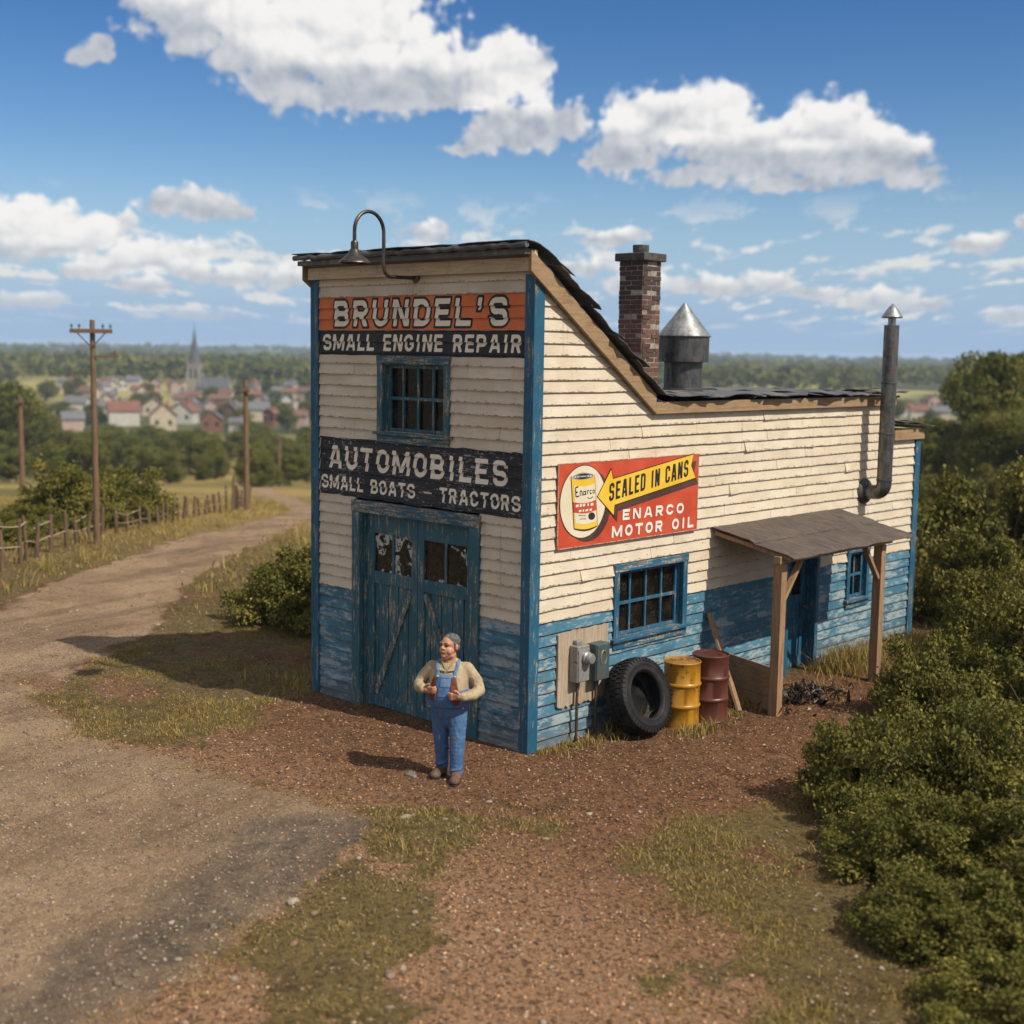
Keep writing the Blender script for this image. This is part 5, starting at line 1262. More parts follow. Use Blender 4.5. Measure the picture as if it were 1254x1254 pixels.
# weeds against the walls, in the tyre and by the door
def weeds(cx, cy, sx, sy, n, h0, h1):
    x = rng.normal(cx, sx, n); y = rng.normal(cy, sy, n); k = clear(x, y); x, y = x[k], y[k]
    parts.append(blades(x, y, rng.uniform(h0, h1, len(x)), .0055 * rng.uniform(.6, 1.5, len(x)), rng.uniform(.15, .8, len(x)), rng))
weeds(.25, 7.05, .22, .50, 1300, .10, .42); weeds(.6, 6.75, .3, .45, 600, .06, .25); weeds(.25, 8.6, .2, .5, 700, .08, .35); weeds(.30, 6.2, .10, .12, 200, .10, .25)
weeds(.20, .85, .13, .35, 260, .05, .15); weeds(.28, 1.65, .12, .16, 260, .15, .42); weeds(.88, 2.20, .10, .25, 260, .05, .20); weeds(.66, 3.18, .12, .08, 180, .05, .16); weeds(.15, .25, .12, .15, 160, .04, .10)
weeds(.45, 3.75, .2, .1, 150, .06, .2); weeds(-4.35, .4, .3, .4, 500, .08, .3); weeds(-4.3, -.05, .25, .12, 160, .04, .12); weeds(.9, 5.0, .2, .35, 180, .05, .16)
P, Fc, cc = merge(parts); tag(link('grass', np_mesh('grass', P, Fc, {'rnd': cc}), grassm), 'short olive and straw-coloured grass over the ground', 'grass', kind='stuff')

# ================================================================= SHRUBS AND TREES
leafA = leaf_mat('shrub_leaf', (.066, .070, .016), (.175, .160, .034), (.38, .30, .070))
leafT = leaf_mat('tree_leaf', (.085, .095, .022), (.165, .165, .035), (.26, .215, .050))
barkm = raw_wood('bark', (.085, .06, .04), (.15, .11, .075), 2)
def shrub_mesh(name, seed, n, size, clumps, rmin=.07, rmax=.22):
    rg = np.random.default_rng(seed); cs = []
    for k in range(clumps):
        d = rg.normal(size=3); d /= np.linalg.norm(d); d[2] = abs(d[2]); rad = rg.uniform(.35, .92); r = rg.uniform(rmin, rmax)
        if k % 5 < 2: a = rg.uniform(0, 6.28); q = rg.uniform(.40, .98); cs.append((q * math.cos(a), q * math.sin(a), rg.uniform(.04, .28), rg.uniform(rmin, rmax)))
        else: rad *= 1 + .16 * math.sin(3 * d[0] * 2 + seed) * math.cos(4 * d[1] + seed); cs.append((d[0] * rad, d[1] * rad, .10 + d[2] * rad * .92, r))
    cs = np.array(cs); w = cs[:, 3] ** 2; ci = rg.choice(len(cs), n, p=w / w.sum())
    d = rg.normal(size=(n, 3)); d /= np.linalg.norm(d, axis=1)[:, None]; d[:, 2] = np.where(d[:, 2] < -.3, -d[:, 2], d[:, 2])
    P = cs[ci, :3] + d * (cs[ci, 3] * (.45 + .75 * rg.random(n) ** .8))[:, None] * np.array([1, 1, .85])
    P += (rg.random((n, 1)) < .10) * d * rg.uniform(.02, .10, (n, 1))
    k = P[:, 2] > .0; P, d = P[k], d[k]
    Vv, Ff, rr = leaves(P, d, size, rg)
    # sprigs that stand out of the outline
    m = 260; a = rg.normal(size=(m, 3)); a[:, 2] = np.abs(a[:, 2]) + .2; a /= np.linalg.norm(a, axis=1)[:, None]; c0 = cs[rg.integers(0, len(cs), m)]; q = np.linspace(.7, 1.45, 9)
    P2 = (c0[:, None, :3] + a[:, None] * (c0[:, None, 3:4] * q[None, :, None])).reshape(-1, 3) + rg.normal(0, .012, (m * 9, 3)); k2 = P2[:, 2] > .02; D2 = np.repeat(a, 9, 0)
    # a lighter flush on some sprigs
    tone = np.repeat(rg.random(len(cs))[ci][k], 4); rr = np.clip(rr * .65 + tone * .4, 0, 1)
    V2, F2, r2 = leaves(P2[k2], D2[k2], size * .95, rg); Ff = np.concatenate([Ff, F2 + len(Vv)]); Vv = np.concatenate([Vv, V2]); rr = np.concatenate([rr, np.clip(.35 + r2 * .6, 0, 1)])
    return np_mesh(name, Vv, Ff, {'rnd': rr})
SH = [shrub_mesh('shrub_foliage', 100 + k, 30000, .050, 120 + 15 * k) for k in range(4)]
for m in SH: m.materials.append(leafA)
stem = MB(); rg = random.Random(3)
for k in range(9):
    a = rg.uniform(0, 6.28); r = rg.uniform(.25, .7); h = rg.uniform(.5, .85)
    stem.tube([(0.04 * math.cos(a), .04 * math.sin(a), -.05), (r * .4 * math.cos(a), r * .4 * math.sin(a), h * .55), (r * math.cos(a + .3), r * math.sin(a + .3), h)], [.022, .015, .006], 6)
stem = stem.mesh('shrub_stems'); stem.materials.append(barkm)
def shrub(label, x, y, r, h, k, group='shrubs on the right of the dirt path', cat='shrub'):
    t = thing('shrub', label, cat, (x, y, float(ground_z(x, y, False)) - .02), random.uniform(0, 6.28), group)
    t.scale = (r, r * random.uniform(.88, 1.12), h / 1.05)
    for nm, me in (('foliage', SH[k % 4]), ('stems', stem)): o = bpy.data.objects.new(nm, me); C.objects.link(o); o.parent = t
    return t
for i, a in enumerate([
    ('dark shrub at the back corner of the garage, where the path ends', .35, 11.3, 1.19, 1.73),
    ('tall shrub at the right edge of the photo, behind the one at the back corner', -.6, 15.2, 1.99, 2.82),
    ('broad shrub right of the back corner with the meadow above it', 1.6, 13.6, 1.61, 2.05),
    ('rounded shrub level with the small window, second along the path from the back corner', 1.75, 9.3, 1.00, 1.47),
    ('large shrub at the right edge behind the path-side row', 3.0, 10.2, 1.61, 1.92),
    ('shrub across the path from the right canopy post', 2.55, 6.9, 1.00, 1.54),
    ('low dark shrub bulging into the path opposite the canopy', 2.75, 5.0, 0.81, 1.22),
    ('tall shrub behind the one opposite the canopy', 3.9, 6.3, 1.23, 1.73),
    ('shrub in the middle of the right-hand bank, level with the rust-red drum', 3.45, 3.2, 0.90, 1.25),
    ('wide shrub at the right edge, level with the side window', 4.45, 4.1, 1.14, 1.41),
    ('shrub with a rounded front whose shade falls on the bend of the path', 3.85, 1.15, 0.78, 1.09),
    ('dense shrub right of the one shading the bend', 4.75, 1.9, 0.90, 1.18),
    ('low spreading shrub above the grass in the lower right', 4.95, -.15, 0.68, 0.74),
    ('shrub at the right edge above the lowest one', 5.75, .55, 0.90, 0.92),
    ('low shrub among the grass at lower right', 5.75, -1.35, 0.68, 0.56),
    ('olive shrub by the right edge, second from the bottom corner', 6.45, -.75, 0.81, 0.70),
    ('lowest shrub, in the bottom right corner', 6.75, -2.1, 0.71, 0.46),
    ('small sprawling shrub beside the grass, below the one shading the bend', 4.35, .25, 0.52, 0.54)]):
    shrub(*a, i)
shrub('rounded shrub in the grass just left of the garage front', -8.0, 2.75, 1.10, 1.30, 0, 'shrubs left of the garage')
shrub('low shrub hiding the foot of the garage wall on the left', -6.5, 2.9, 1.0, 1.0, 2, 'shrubs left of the garage')
shrub('small low shrub between the road and the rounded shrub', -9.9, 3.6, .65, .42, 1, 'shrubs left of the garage')
shrub('large leafy bush behind the fence, left of the tall utility pole', -23.8, 6.9, 1.75, 2.0, 1, 'bushes behind the fence')
shrub('large leafy bush behind the fence, right of the tall utility pole', -25.0, 9.2, 1.55, 1.75, 2, 'bushes behind the fence')
shrub('low scrub at the left edge behind the nearest fence posts', -20.2, 3.0, 1.2, .7, 0, 'bushes behind the fence')
shrub('scrub between the low scrub and the large leafy bush', -22.6, 5.0, 1.1, .8, 2, 'bushes behind the fence')

def tree_meshes(seed, n, size, tall, kind):
    rg = np.random.default_rng(seed); mb = MB(); r2 = random.Random(seed); cs = []
    hgt = 1.0; top = hgt * .78
    mb.tube([(0, 0, -.06), (.005, .0, .12), (-.01, .012, .4), (.012, 0, top)], [.030, .024, .018, .006], 8)
    for k in range(15):
        a = r2.uniform(0, 6.28); z0 = r2.uniform(.18, .66); L = r2.uniform(.14, .34) * (1.15 - .5 * z0) * (1 / tall)
        e = (L * math.cos(a), L * math.sin(a), z0 + r2.uniform(.08, .24)); mb.tube([(0, 0, z0), (e[0] * .5, e[1] * .5, z0 + (e[2] - z0) * .35), e], [.012, .009, .004], 5)
        cs.append((*e, r2.uniform(.09, .17)))
    for k in range(26):
        z = r2.uniform(.18, .93); a = r2.uniform(0, 6.28); w = (.36 if kind == 0 else .30) / tall * math.sin(math.pi * min(1, (z - .06) / .93) ** (.75 if kind == 0 else .9)) ** .7; q = r2.uniform(.35, 1.)
        cs.append((w * q * math.cos(a), w * q * math.sin(a), z, r2.uniform(.07, .135)))
    cs = np.array(cs); ci = rg.choice(len(cs), n, p=cs[:, 3] ** 2 / (cs[:, 3] ** 2).sum()); d = rg.normal(size=(n, 3)); d /= np.linalg.norm(d, axis=1)[:, None]
    P = cs[ci, :3] + d * (cs[ci, 3] * (.45 + .62 * rg.random(n) ** .6))[:, None] * np.array([1, 1, .8]); k = P[:, 2] > .05; P, d = P[k], d[k]
    Vv, Ff, rr = leaves(P, d, size, rg); rr = np.clip(rr * .6 + np.repeat(rg.random(len(cs))[ci][k], 4) * .45, 0, 1)
    c = np_mesh('crown', Vv, Ff, {'rnd': rr}); c.materials.append(leafT); tr = mb.mesh('trunk'); tr.materials.append(barkm)
    return c, tr
TM = [tree_meshes(41, 9000, .032, 1.0, 0), tree_meshes(42, 9000, .030, 1.25, 1), tree_meshes(43, 8000, .034, .85, 0)]
TM2 = [tree_meshes(51, 15000, .030, 1.0, 0), tree_meshes(52, 15000, .030, 1.15, 1)]
def tree(label, x, y, h, k, group=None, meshes=TM, dz=0., w=1.):
    t = thing('tree', label, 'tree', (x, y, float(ground_z(x, y, False)) - .1 + dz), random.uniform(0, 6.28), group); t.scale = (h * w, h * w, h)
    c, tr = meshes[k % len(meshes)]
    for nm, me in (('crown', c), ('trunk', tr)): o = bpy.data.objects.new(nm, me); C.objects.link(o); o.parent = t
    return t
def at(s, l): return CAM[0] + VIEW[0] * s + SIDE[0] * l, CAM[1] + VIEW[1] * s + SIDE[1] * l
# the wooded belt between the meadow and the town, in view left of the garage
rg = random.Random(77); placed = []
for k in range(4000):
    if len(placed) >= 84: break
    s = 118 + 190 * rg.random(); l = s * (-.425 + .30 * rg.random()); x, y = at(s, l)
    if min([9e9] + [math.hypot(x - a, y - b) for a, b in placed]) < 6.2: continue
    placed.append((x, y)); h = rg.uniform(5.6, 8.4)
    if s < 175: h *= .70
    tree('leafy green tree in the wooded belt between the meadow and the town', x, y, h, rg.randint(0, 2), 'trees of the wooded belt below the town', dz=-h * .16, w=rg.uniform(1.1, 1.4))
for s, l, h in ((196, -79, 14.5), (190, -72, 13.5), (205, -74.5, 11.), (186, -78, 10.)):
    x, y = at(s, l); tree('tall dark tree of the clump at the left edge, rising above the houses', x, y, h, int(s) % 3, 'tall trees at the left edge', w=1.15)
for i, (lab, s, l, h, w) in enumerate([('tall tree in the clump at the right edge, nearest the stove pipe', 92, 33.2, 10.8, .85), ('broad tall tree at the very right edge of the clump', 97, 37.6, 11.3, .95), ('lower tree in front of the two tall ones at the right', 84, 31.2, 6.4, 1.1),
      ('short bushy tree below the tall ones at the right edge', 80, 33.6, 5.2, 1.3), ('small tree left of the tall clump, next to the far town roofs', 100, 32.0, 6.5, 1.1), ('dark tree behind the tall pair at the right edge', 104, 38.5, 11.5, 1.0)]):
    x, y = at(s, l); tree(lab, x, y, h, i, 'trees at the right edge', TM2, w=w)
k2 = 0
for s in (55, 60, 66, 72):
    for q in (.265, .30, .335, .37, .40):
        x, y = at(s + rg.uniform(-3, 3), s * q + rg.uniform(-1, 1)); shrub('dark bush in the meadow behind the right-hand shrubs', x, y, rg.uniform(1.3, 2.2), rg.uniform(1.2, 2.2), k2, 'bushes in the meadow on the right', 'bush'); k2 += 1
for s in (118, 132, 150, 175):
    for q in (.27, .31, .35, .39, .425):
        x, y = at(s + rg.uniform(-6, 6), s * q + rg.uniform(-2, 2)); tree('green tree in the hedge line below the far roofs on the right', x, y, rg.uniform(4.5, 7.5), rg.randint(0, 2), 'trees below the far roofs on the right', w=1.25)

# distant woods on the hills, one mass
rng = np.random.default_rng(8); n = 5200
s = 640 + 2300 * rng.random(n) ** 1.3; l = s * (rng.random(n) * 1.0 - .5); x, y = at(s, l); pn = fbm(x / 190, y / 230, 91, 3); k = pn > .44; x, y, s = x[k], y[k], s[k]; z = ground_z(x, y)
m = 26; hh = rng.uniform(6, 13, len(x)); d = rng.normal(size=(len(x), m, 3)); d /= np.linalg.norm(d, axis=2)[..., None]; d[..., 2] = np.abs(d[..., 2]) * 1.2 - .25
P = np.stack([x, y, z + hh * .45], -1)[:, None] + d * hh[:, None, None] * np.array([.62, .62, .5]); Vv, Ff, rr = leaves(P.reshape(-1, 3), d.reshape(-1, 3), 4.2, rng)
rr = np.clip(rr * .4 + np.repeat(np.repeat(rng.random(len(x)), m), 4) * .6, 0, 1)
tag(link('woods', np_mesh('woods', Vv, Ff, {'rnd': rr}), leafT), 'hazy woods covering the far hills', 'woods', kind='stuff')

# ================================================================= POLES AND FENCE
polem = raw_wood('pole_timber', (.115, .072, .042), (.19, .125, .075), 2)
def pole(label, x, y, h, arms, r=.11):
    z = float(ground_z(x, y, False)); t = thing('utility_pole', label, 'utility pole', (x, y, z), R(46), None)
    mb = MB(); mb.tube([(0, 0, -.4), (0, 0, h * .5), (0, 0, h)], [r, r * .88, r * .72], 12); mb.build('pole', polem, t, smooth=50)
    ins = simple('insulator_glass', (.10, .13, .12), rough=.25)
    for (za, w) in arms:
        mb = MB(); mb.box(-w / 2, -r - .075, za - .05, w / 2, -r + .015, za + .05); cr = mb.build('crossarm', polem, t, bevel=.006)
        mb = MB()
        for sx in (-1, 1): mb.bar((sx * w * .34, -r - .03, za - .04), (sx * .03, -r - .01, za - w * .36), .025, .025, up=(0, 1, 0))
        mb.build('crossarm_brace', polem, t)
        for sx in (-.46, -.28, .28, .46):
            mb = MB(); mb.lathe([(.012, za + .045), (.012, za + .09), (.035, za + .095), (.038, za + .12), (.022, za + .14), (.026, za + .16), (0, za + .175)], (sx * w, -r - .03, 0), 10); mb.build('insulator', ins, cr, smooth=50)
    return t
pole('tall weathered utility pole with a crossarm, beside the roadside fence', -19.27, 5.29, 5.42, [(5.15, 1.0)], .085)
t_ = [o for o in bpy.data.objects if o.name == 'utility_pole'][0]
mb = MB(); mb.box(.0, -.06, 4.52, .62, .02, 4.58); mb.lathe([(.03, 4.58), (.045, 4.62), (.03, 4.70), (0, 4.71)], (.55, -.02, 0), 10); mb.build('side_bracket', polem, t_, bevel=.004)
pole('plain utility pole standing inside the bend of the road', -28.3, 16.1, 4.55, [(4.2, .35)], .105)
pole('small far utility pole against the trees, nearest the garage corner', -100.7, 71.4, 5.2, [(4.9, .6)], .2)
pole('grey utility pole far off at the left edge of the meadow', -58.5, 22.8, 5.35, [(5.1, .5)], .16)
fence = thing('fence', 'rough timber post and rail fence along the far side of the road', 'fence', (-16.9, 1.9, 0))
fm = raw_wood('fence_timber', (.085, .052, .032), (.16, .105, .065), 2); fr_ = raw_wood('fence_rail_timber', (.25, .19, .13), (.36, .28, .2), 0)
FP = [(-15.9, .9, 1.0), (-16.72, 2.07, 1.01), (-17.7, 2.91, .82), (-19.0, 4.35, .80), (-20.3, 5.6, .72), (-21.5, 7.1, .66), (-22.3, 8.3, .62), (-23.0, 9.3, .62), (-23.8, 10.1, .62), (-24.6, 11.0, .60), (-25.2, 11.7, .60), (-25.9, 12.6, .62), (-26.8, 13.6, .60), (-27.5, 14.5, .75), (-28.0, 15.3, 1.15), (-29.6, 16.7, .7), (-31.2, 18.0, .7), (-32.6, 19.2, .75), (-34.4, 20.5, .75), (-36.2, 21.8, .8)]
FP = [q for a, b in zip(FP[:-1], FP[1:]) for q in (a, ((a[0] + b[0]) / 2 + .05, (a[1] + b[1]) / 2 - .04, (a[2] + b[2]) / 2 * .92))] + [FP[-1]]
rg = random.Random(4); tops = []
for (x, y, h) in FP:
    z = float(ground_z(x, y, False)); mb = MB(); lx, ly = rg.uniform(-.04, .04), rg.uniform(-.04, .04); r = rg.uniform(.04, .062); h *= rg.uniform(.85, 1.2); lx *= 2; ly *= 2
    X0, Y0 = x + 16.9, y - 1.9
    mb.tube([(X0, Y0, z - .3), (X0 + lx * .5, Y0 + ly * .5, z + h * .5), (X0 + lx, Y0 + ly, z + h)], [r, r * .95, r * .8], 8); mb.build('post', fm, fence, smooth=50); tops.append((X0, Y0, z, h))
for i in range(len(tops) - 1):
    a, b = tops[i], tops[i + 1]
    for q in ((.42, .85) if i % 3 else (.45,)):
        if rg.random() < (.15 if i < 9 else .45): continue
        mb = MB(); mb.tube([(a[0] + .05, a[1] - .05, a[2] + a[3] * q + rg.uniform(-.02, .02)), ((a[0] + b[0]) / 2 + .05, (a[1] + b[1]) / 2 - .05, (a[2] + b[2]) / 2 + (a[3] + b[3]) / 2 * q), (b[0] + .05, b[1] - .05, b[2] + b[3] * q + rg.uniform(-.02, .02))], .017 if i < 9 else .011, 6); mb.build('rail', fr_, fence, smooth=50)

# ================================================================= THE TOWN
def plaster(name, c):
    c = tuple(v * .68 for v in c)
    return simple(name, c, tuple(v * .82 for v in c), .85, scale=.7)
WALLS = {'white': (.70, .66, .58), 'cream': (.66, .56, .40), 'pink': (.58, .42, .34), 'brick': (.30, .13, .08), 'grey': (.36, .35, .33)}
ROOFS = {'red': (.19, .085, .055), 'grey': (.14, .145, .15), 'brown': (.16, .095, .065), 'slate': (.10, .105, .115)}
wm = {k: plaster('plaster_' + k, v) for k, v in WALLS.items()}; rm_ = {k: simple('roof_' + k, v, tuple(q * .7 for q in v), .8, scale=1.2) for k, v in ROOFS.items()}
dark = simple('dark_window', (.035, .038, .045), rough=.25)
def gable(mb, w, l, h, rh, m=0):
    mb.add([(-w / 2, -l / 2, -3), (w / 2, -l / 2, -3), (w / 2, l / 2, -3), (-w / 2, l / 2, -3), (-w / 2, -l / 2, h), (w / 2, -l / 2, h), (w / 2, l / 2, h), (-w / 2, l / 2, h), (0, -l / 2, h + rh), (0, l / 2, h + rh)],
           [(3, 2, 1, 0), (0, 1, 5, 8, 4), (2, 3, 7, 9, 6), (1, 2, 6, 5), (3, 0, 4, 7), (4, 8, 9, 7), (8, 5, 6, 9)], m)
def gable_roof(mb, w, l, h, rh, ov=.35, th=.2, m=0):
    k = rh / (w / 2); 
    for sx in (-1, 1):
        p = [(0, rh), (sx * (w / 2 + ov), -k * ov)]
        v = [(p[0][0], -l / 2 - ov, h + p[0][1]), (p[1][0], -l / 2 - ov, h + p[1][1]), (p[1][0], l / 2 + ov, h + p[1][1]), (p[0][0], l / 2 + ov, h + p[0][1])]
        mb.add([(a, b, c + .03) for a, b, c in v] + [(a, b, c + th + .03) for a, b, c in v], [(3, 2, 1, 0), (4, 5, 6, 7), (0, 1, 5, 4), (1, 2, 6, 5), (2, 3, 7, 6), (3, 0, 4, 7)], m)
def house(label, x, y, w, wall, roof_, side=False, hk=1., group='houses of the far town', wins=True):
    """side=True: the long roof slope faces the camera, else the gable end"""
    z = float(ground_z(x, y, False)); t = thing('house', label, 'house', (x, y, z), R(46) + random.uniform(-.35, .35) + (R(90) if side else 0), group)
    w *= .86
    W, L = (w * .72, w) if side else (w, w * 1.25)
    W = min(W, 8.5); h = random.uniform(3.2, 4.2) * hk * (1.15 if w > 7 else 1); rh = W * random.uniform(.36, .46)
    mb = MB(); gable(mb, W, L, h, rh); mb.build('wall', wm[wall], t)
    mb = MB(); gable_roof(mb, W, L, h, rh); rf = mb.build('roof', rm_[roof_], t)
    mb = MB(); mb.box(W * .12, -.35 - L * .2, h + rh * .5, W * .12 + .6, .35 - L * .2, h + rh + .9); mb.build('chimney', wm['brick'], rf)
    if wins:
        pts = []
        if side: pts = [(1, v, .5) for v in (-.3, 0, .3)] 
        else: pts = [(0, u, .45) for u in (-.25, .25)]
        for (sd_, u, f) in pts:
            mb = MB()
            if sd_: mb.box(W / 2 - .02, u * L - .5, h * f - .2, W / 2 + .05, u * L + .5, h * f + 1.1)
            else: mb.box(u * W - .5, -L / 2 - .05, h * f - .2, u * W + .5, -L / 2 + .02, h * f + 1.1)
            mb.build('window', dark, t)
    return t
for a in [
    ('white house with a grey roof right of the tall pole, lowest row', -404, 213.6, 8.2, 'white', 'grey', True),
    ('pinkish house with a flat-looking grey roof just right of the tall pole', -340, 177.5, 7.0, 'pink', 'grey', True),
    ('long white house with a red roof, widest in the lowest row', -358, 204, 10.5, 'white', 'red', True),
    ('cream gabled house with a grey roof behind the long red-roofed one', -390, 234, 7.9, 'cream', 'grey', False),
    ('cream gabled house with a red roof at the front of the town below the church', -334, 203, 8.6, 'cream', 'red', False),
    ('house with a steep red roof and white gable below the church tower', -355.5, 224.5, 8.5, 'white', 'red', False),
    ('brick-walled house with a grey roof in the front row right of the steep red roof', -325, 214, 6.9, 'brick', 'grey', False),
    ('wide cream house with a grey roof right of the church', -350, 248.5, 8.4, 'cream', 'grey', True),
    ('low white shed-like house among the trees in front of the wide cream one', -303, 207.5, 4.6, 'white', 'grey', True),
    ('pale house with a brown roof in the second row at the left', -464, 251, 7.3, 'cream', 'brown', True),
    ('small white gabled house in the upper row left of the white twin', -496, 280, 5.6, 'white', 'brown', False),
    ('white house in the upper row, fourth to the left of the church', -514, 295, 4.8, 'white', 'grey', False),
    ('white grey-roofed house in the upper row, third to the left of the church', -517, 302.5, 6.9, 'white', 'grey', True),
    ('pink house with a brown roof in the upper row', -498, 302, 4.8, 'pink', 'brown', False),
    ('small house with a bright red roof just left of the church tower', -492, 306.5, 5.0, 'pink', 'red', True),
    ('cream gabled house touching the church tower on its left', -487, 309, 5.3, 'cream', 'brown', False),
    ('white house with a grey roof, topmost at the left of the town', -533, 277.5, 5.3, 'white', 'grey', True),
    ('grey house at the top of the town left of the tall pole', -535, 284.5, 3.9, 'grey', 'slate', False),
    ('small cream house at the left end of the upper row', -514, 259.5, 3.9, 'cream', 'grey', False),
    ('brick house with a brown roof below the church nave', -407, 272, 6.6, 'brick', 'brown', True),
    ('dark-roofed house with a brick wall right of the nave', -356, 243, 5.1, 'brick', 'slate', False),
    ('pinkish house with a red roof behind the wide cream one', -421, 298, 5.2, 'pink', 'red', True),
    ('white gabled house at the right end, near the garage corner', -380.5, 282.5, 4.2, 'white', 'grey', False),
    ('small white house below the white gabled one at the right end', -348, 260, 3.6, 'white', 'brown', False),
    ('pinkish house with a pink wall at the right end of the lowest row', -317, 240, 6.1, 'pink', 'brown', True),
    ('cream house at the far right of the upper row', -418, 320, 6.2, 'cream', 'brown', True),
    ('small brick house in front of the pinkish one at the right end', -332.5, 241, 4.2, 'brick', 'red', False),
    ('slate-roofed house squeezed below the church tower', -369, 237.5, 4.8, 'grey', 'slate', True)]: house(*a)
for a in [('white house with a red roof right of the stove pipe', -214, 441, 7.7, 'white', 'red', True), ('pale house with a grey roof at the right of the far roofs', -206, 441.5, 7.0, 'cream', 'grey', True),
          ('red-roofed house hidden partly by the stove pipe', -226.6, 455, 6.4, 'white', 'red', True), ('pink house behind the far roofs on the right', -241, 506, 6.7, 'pink', 'brown', False), ('white house with a grey roof at the edge of the tall right trees', -196, 452, 7.5, 'white', 'grey', True)]: house(*a, group='far houses right of the garage')
rg = random.Random(19)
for k in range(52):
    s_, q_ = rg.uniform(425, 600), rg.uniform(-.33, -.135); x, y = at(s_, s_ * q_)
    if math.hypot(x + 447, y - 297) < 16 or min(math.hypot(x - o.location.x, y - o.location.y) for o in bpy.data.objects if o.name.startswith('house')) < 8: continue
    house('small pale house packed among the others in the far town', x, y, rg.uniform(4.5, 6.5), rg.choice(['white', 'cream', 'white', 'pink']), rg.choice(['grey', 'brown', 'red', 'grey']), rg.random() < .5, group='small pale houses filling the far town', wins=False)
# trees standing among the houses
rg2 = random.Random(5); extra = []
for k in range(900):
    if len(extra) >= 70: break
    s, q = rg2.uniform(385, 700), rg2.uniform(-.43, -.10); x, y = at(s, s * q)
    if min(math.hypot(x - o.location.x, y - o.location.y) for o in bpy.data.objects if o.name.startswith('house')) < 8.5 or math.hypot(x + 450, y - 295) < 17: continue
    extra.append((s, s * q))
for i, (s, l) in enumerate(extra + [(470, -150), (455, -128), (430, -112), (500, -142), (440, -95), (480, -100), (462, -84), (520, -118), (450, -70), (425, -74), (545, -150), (410, -128), (400, -92), (530, -95), (560, -130), (475, -66), (520, -78), (470, -112), (490, 142), (478, 152), (500, 160), (465, 146), (505, 150)]):
    x, y = at(s, l); tree('round green tree standing among the houses of the far town', x, y, rg.uniform(5.5, 8.5), i, 'trees among the far houses', dz=-.8, w=1.2)
# the church
zc = float(ground_z(-453.8, 292.5, False)); church = thing('church', 'grey stone church with a tall slender spire rising above the town', 'church', (-453.8, 292.5, zc), R(40))
stone = plaster('church_stone', (.44, .40, .32)); slate = rm_['slate']
mb = MB(); mb.box(-2.5, -2.5, -3, 2.5, 2.5, 13.5); 
for sx in (-1, 1):
    for sy in (-1, 1): mb.box(min(sx * 2.1, sx * 2.85), min(sy * 2.1, sy * 2.85), -3, max(sx * 2.1, sx * 2.85), max(sy * 2.1, sy * 2.85), 10.5)
mb.box(-2.7, -2.7, 13.5, 2.7, 2.7, 14.1); tw_ = mb.build('tower', stone, church)
mb = MB()
for (z0, z1) in ((14.1, 29.5),):
    mb.add([(2.6 * math.cos(R(22.5 + 45 * k)), 2.6 * math.sin(R(22.5 + 45 * k)), z0) for k in range(8)] + [(1.25 * math.cos(R(22.5 + 45 * k)), 1.25 * math.sin(R(22.5 + 45 * k)), z0 + 5) for k in range(8)] + [(0, 0, z1)],
           [(k, (k + 1) % 8, 8 + (k + 1) % 8, 8 + k) for k in range(8)] + [(8 + k, 8 + (k + 1) % 8, 16) for k in range(8)] + [tuple(range(7, -1, -1))])
mb.tube([(0, 0, 29.2), (0, 0, 30.8)], .09, 6); mb.build('spire', slate, church)
for sx in (-1, 1):
    mb = MB(); mb.box(sx * .95 - .45, -2.56, 8.2, sx * .95 + .45, -2.45, 12.2); mb.build('belfry_opening', dark, tw_)
    mb = MB(); mb.box(2.45, sx * .95 - .45, 8.2, 2.56, sx * .95 + .45, 12.2); mb.build('belfry_opening', dark, tw_)
mb = MB(); gable(mb, 7.4, 12, 4.6, 4.0); mb.v = [(b + 8.5, -a, c) for a, b, c in mb.v]; mb.build('nave', stone, church)
mb = MB(); gable_roof(mb, 7.4, 12, 4.6, 4.0); mb.v = [(b + 8.5, -a, c) for a, b, c in mb.v]; mb.build('nave_roof', slate, church)
for q in (-3.5, 0, 3.5):
    mb = MB(); mb.box(8.5 + q - .45, -3.76, 1.2, 8.5 + q + .45, -3.65, 3.8); mb.build('nave_window', dark, church)

# ================================================================= AIR, SKY, SUN, CAMERA
HAZE = .00021
mb = MB(); mb.box(-9000, -9000, -45, 9000, 9000, 30)
hz = tag(mb.build('haze', []), kind='stuff')
hm = bpy.data.materials.new('haze_air'); hm.use_nodes = True; nt = hm.node_tree; nt.nodes.clear(); o_ = nt.nodes.new('ShaderNodeOutputMaterial'); pv = nt.nodes.new('ShaderNodeVolumePrincipled')
pv.inputs['Color'].default_value = (.60, .78, 1., 1); pv.inputs['Density'].default_value = HAZE; pv.inputs['Anisotropy'].default_value = .0; nt.links.new(pv.outputs[0], o_.inputs['Volume']); hz.data.materials.append(hm)

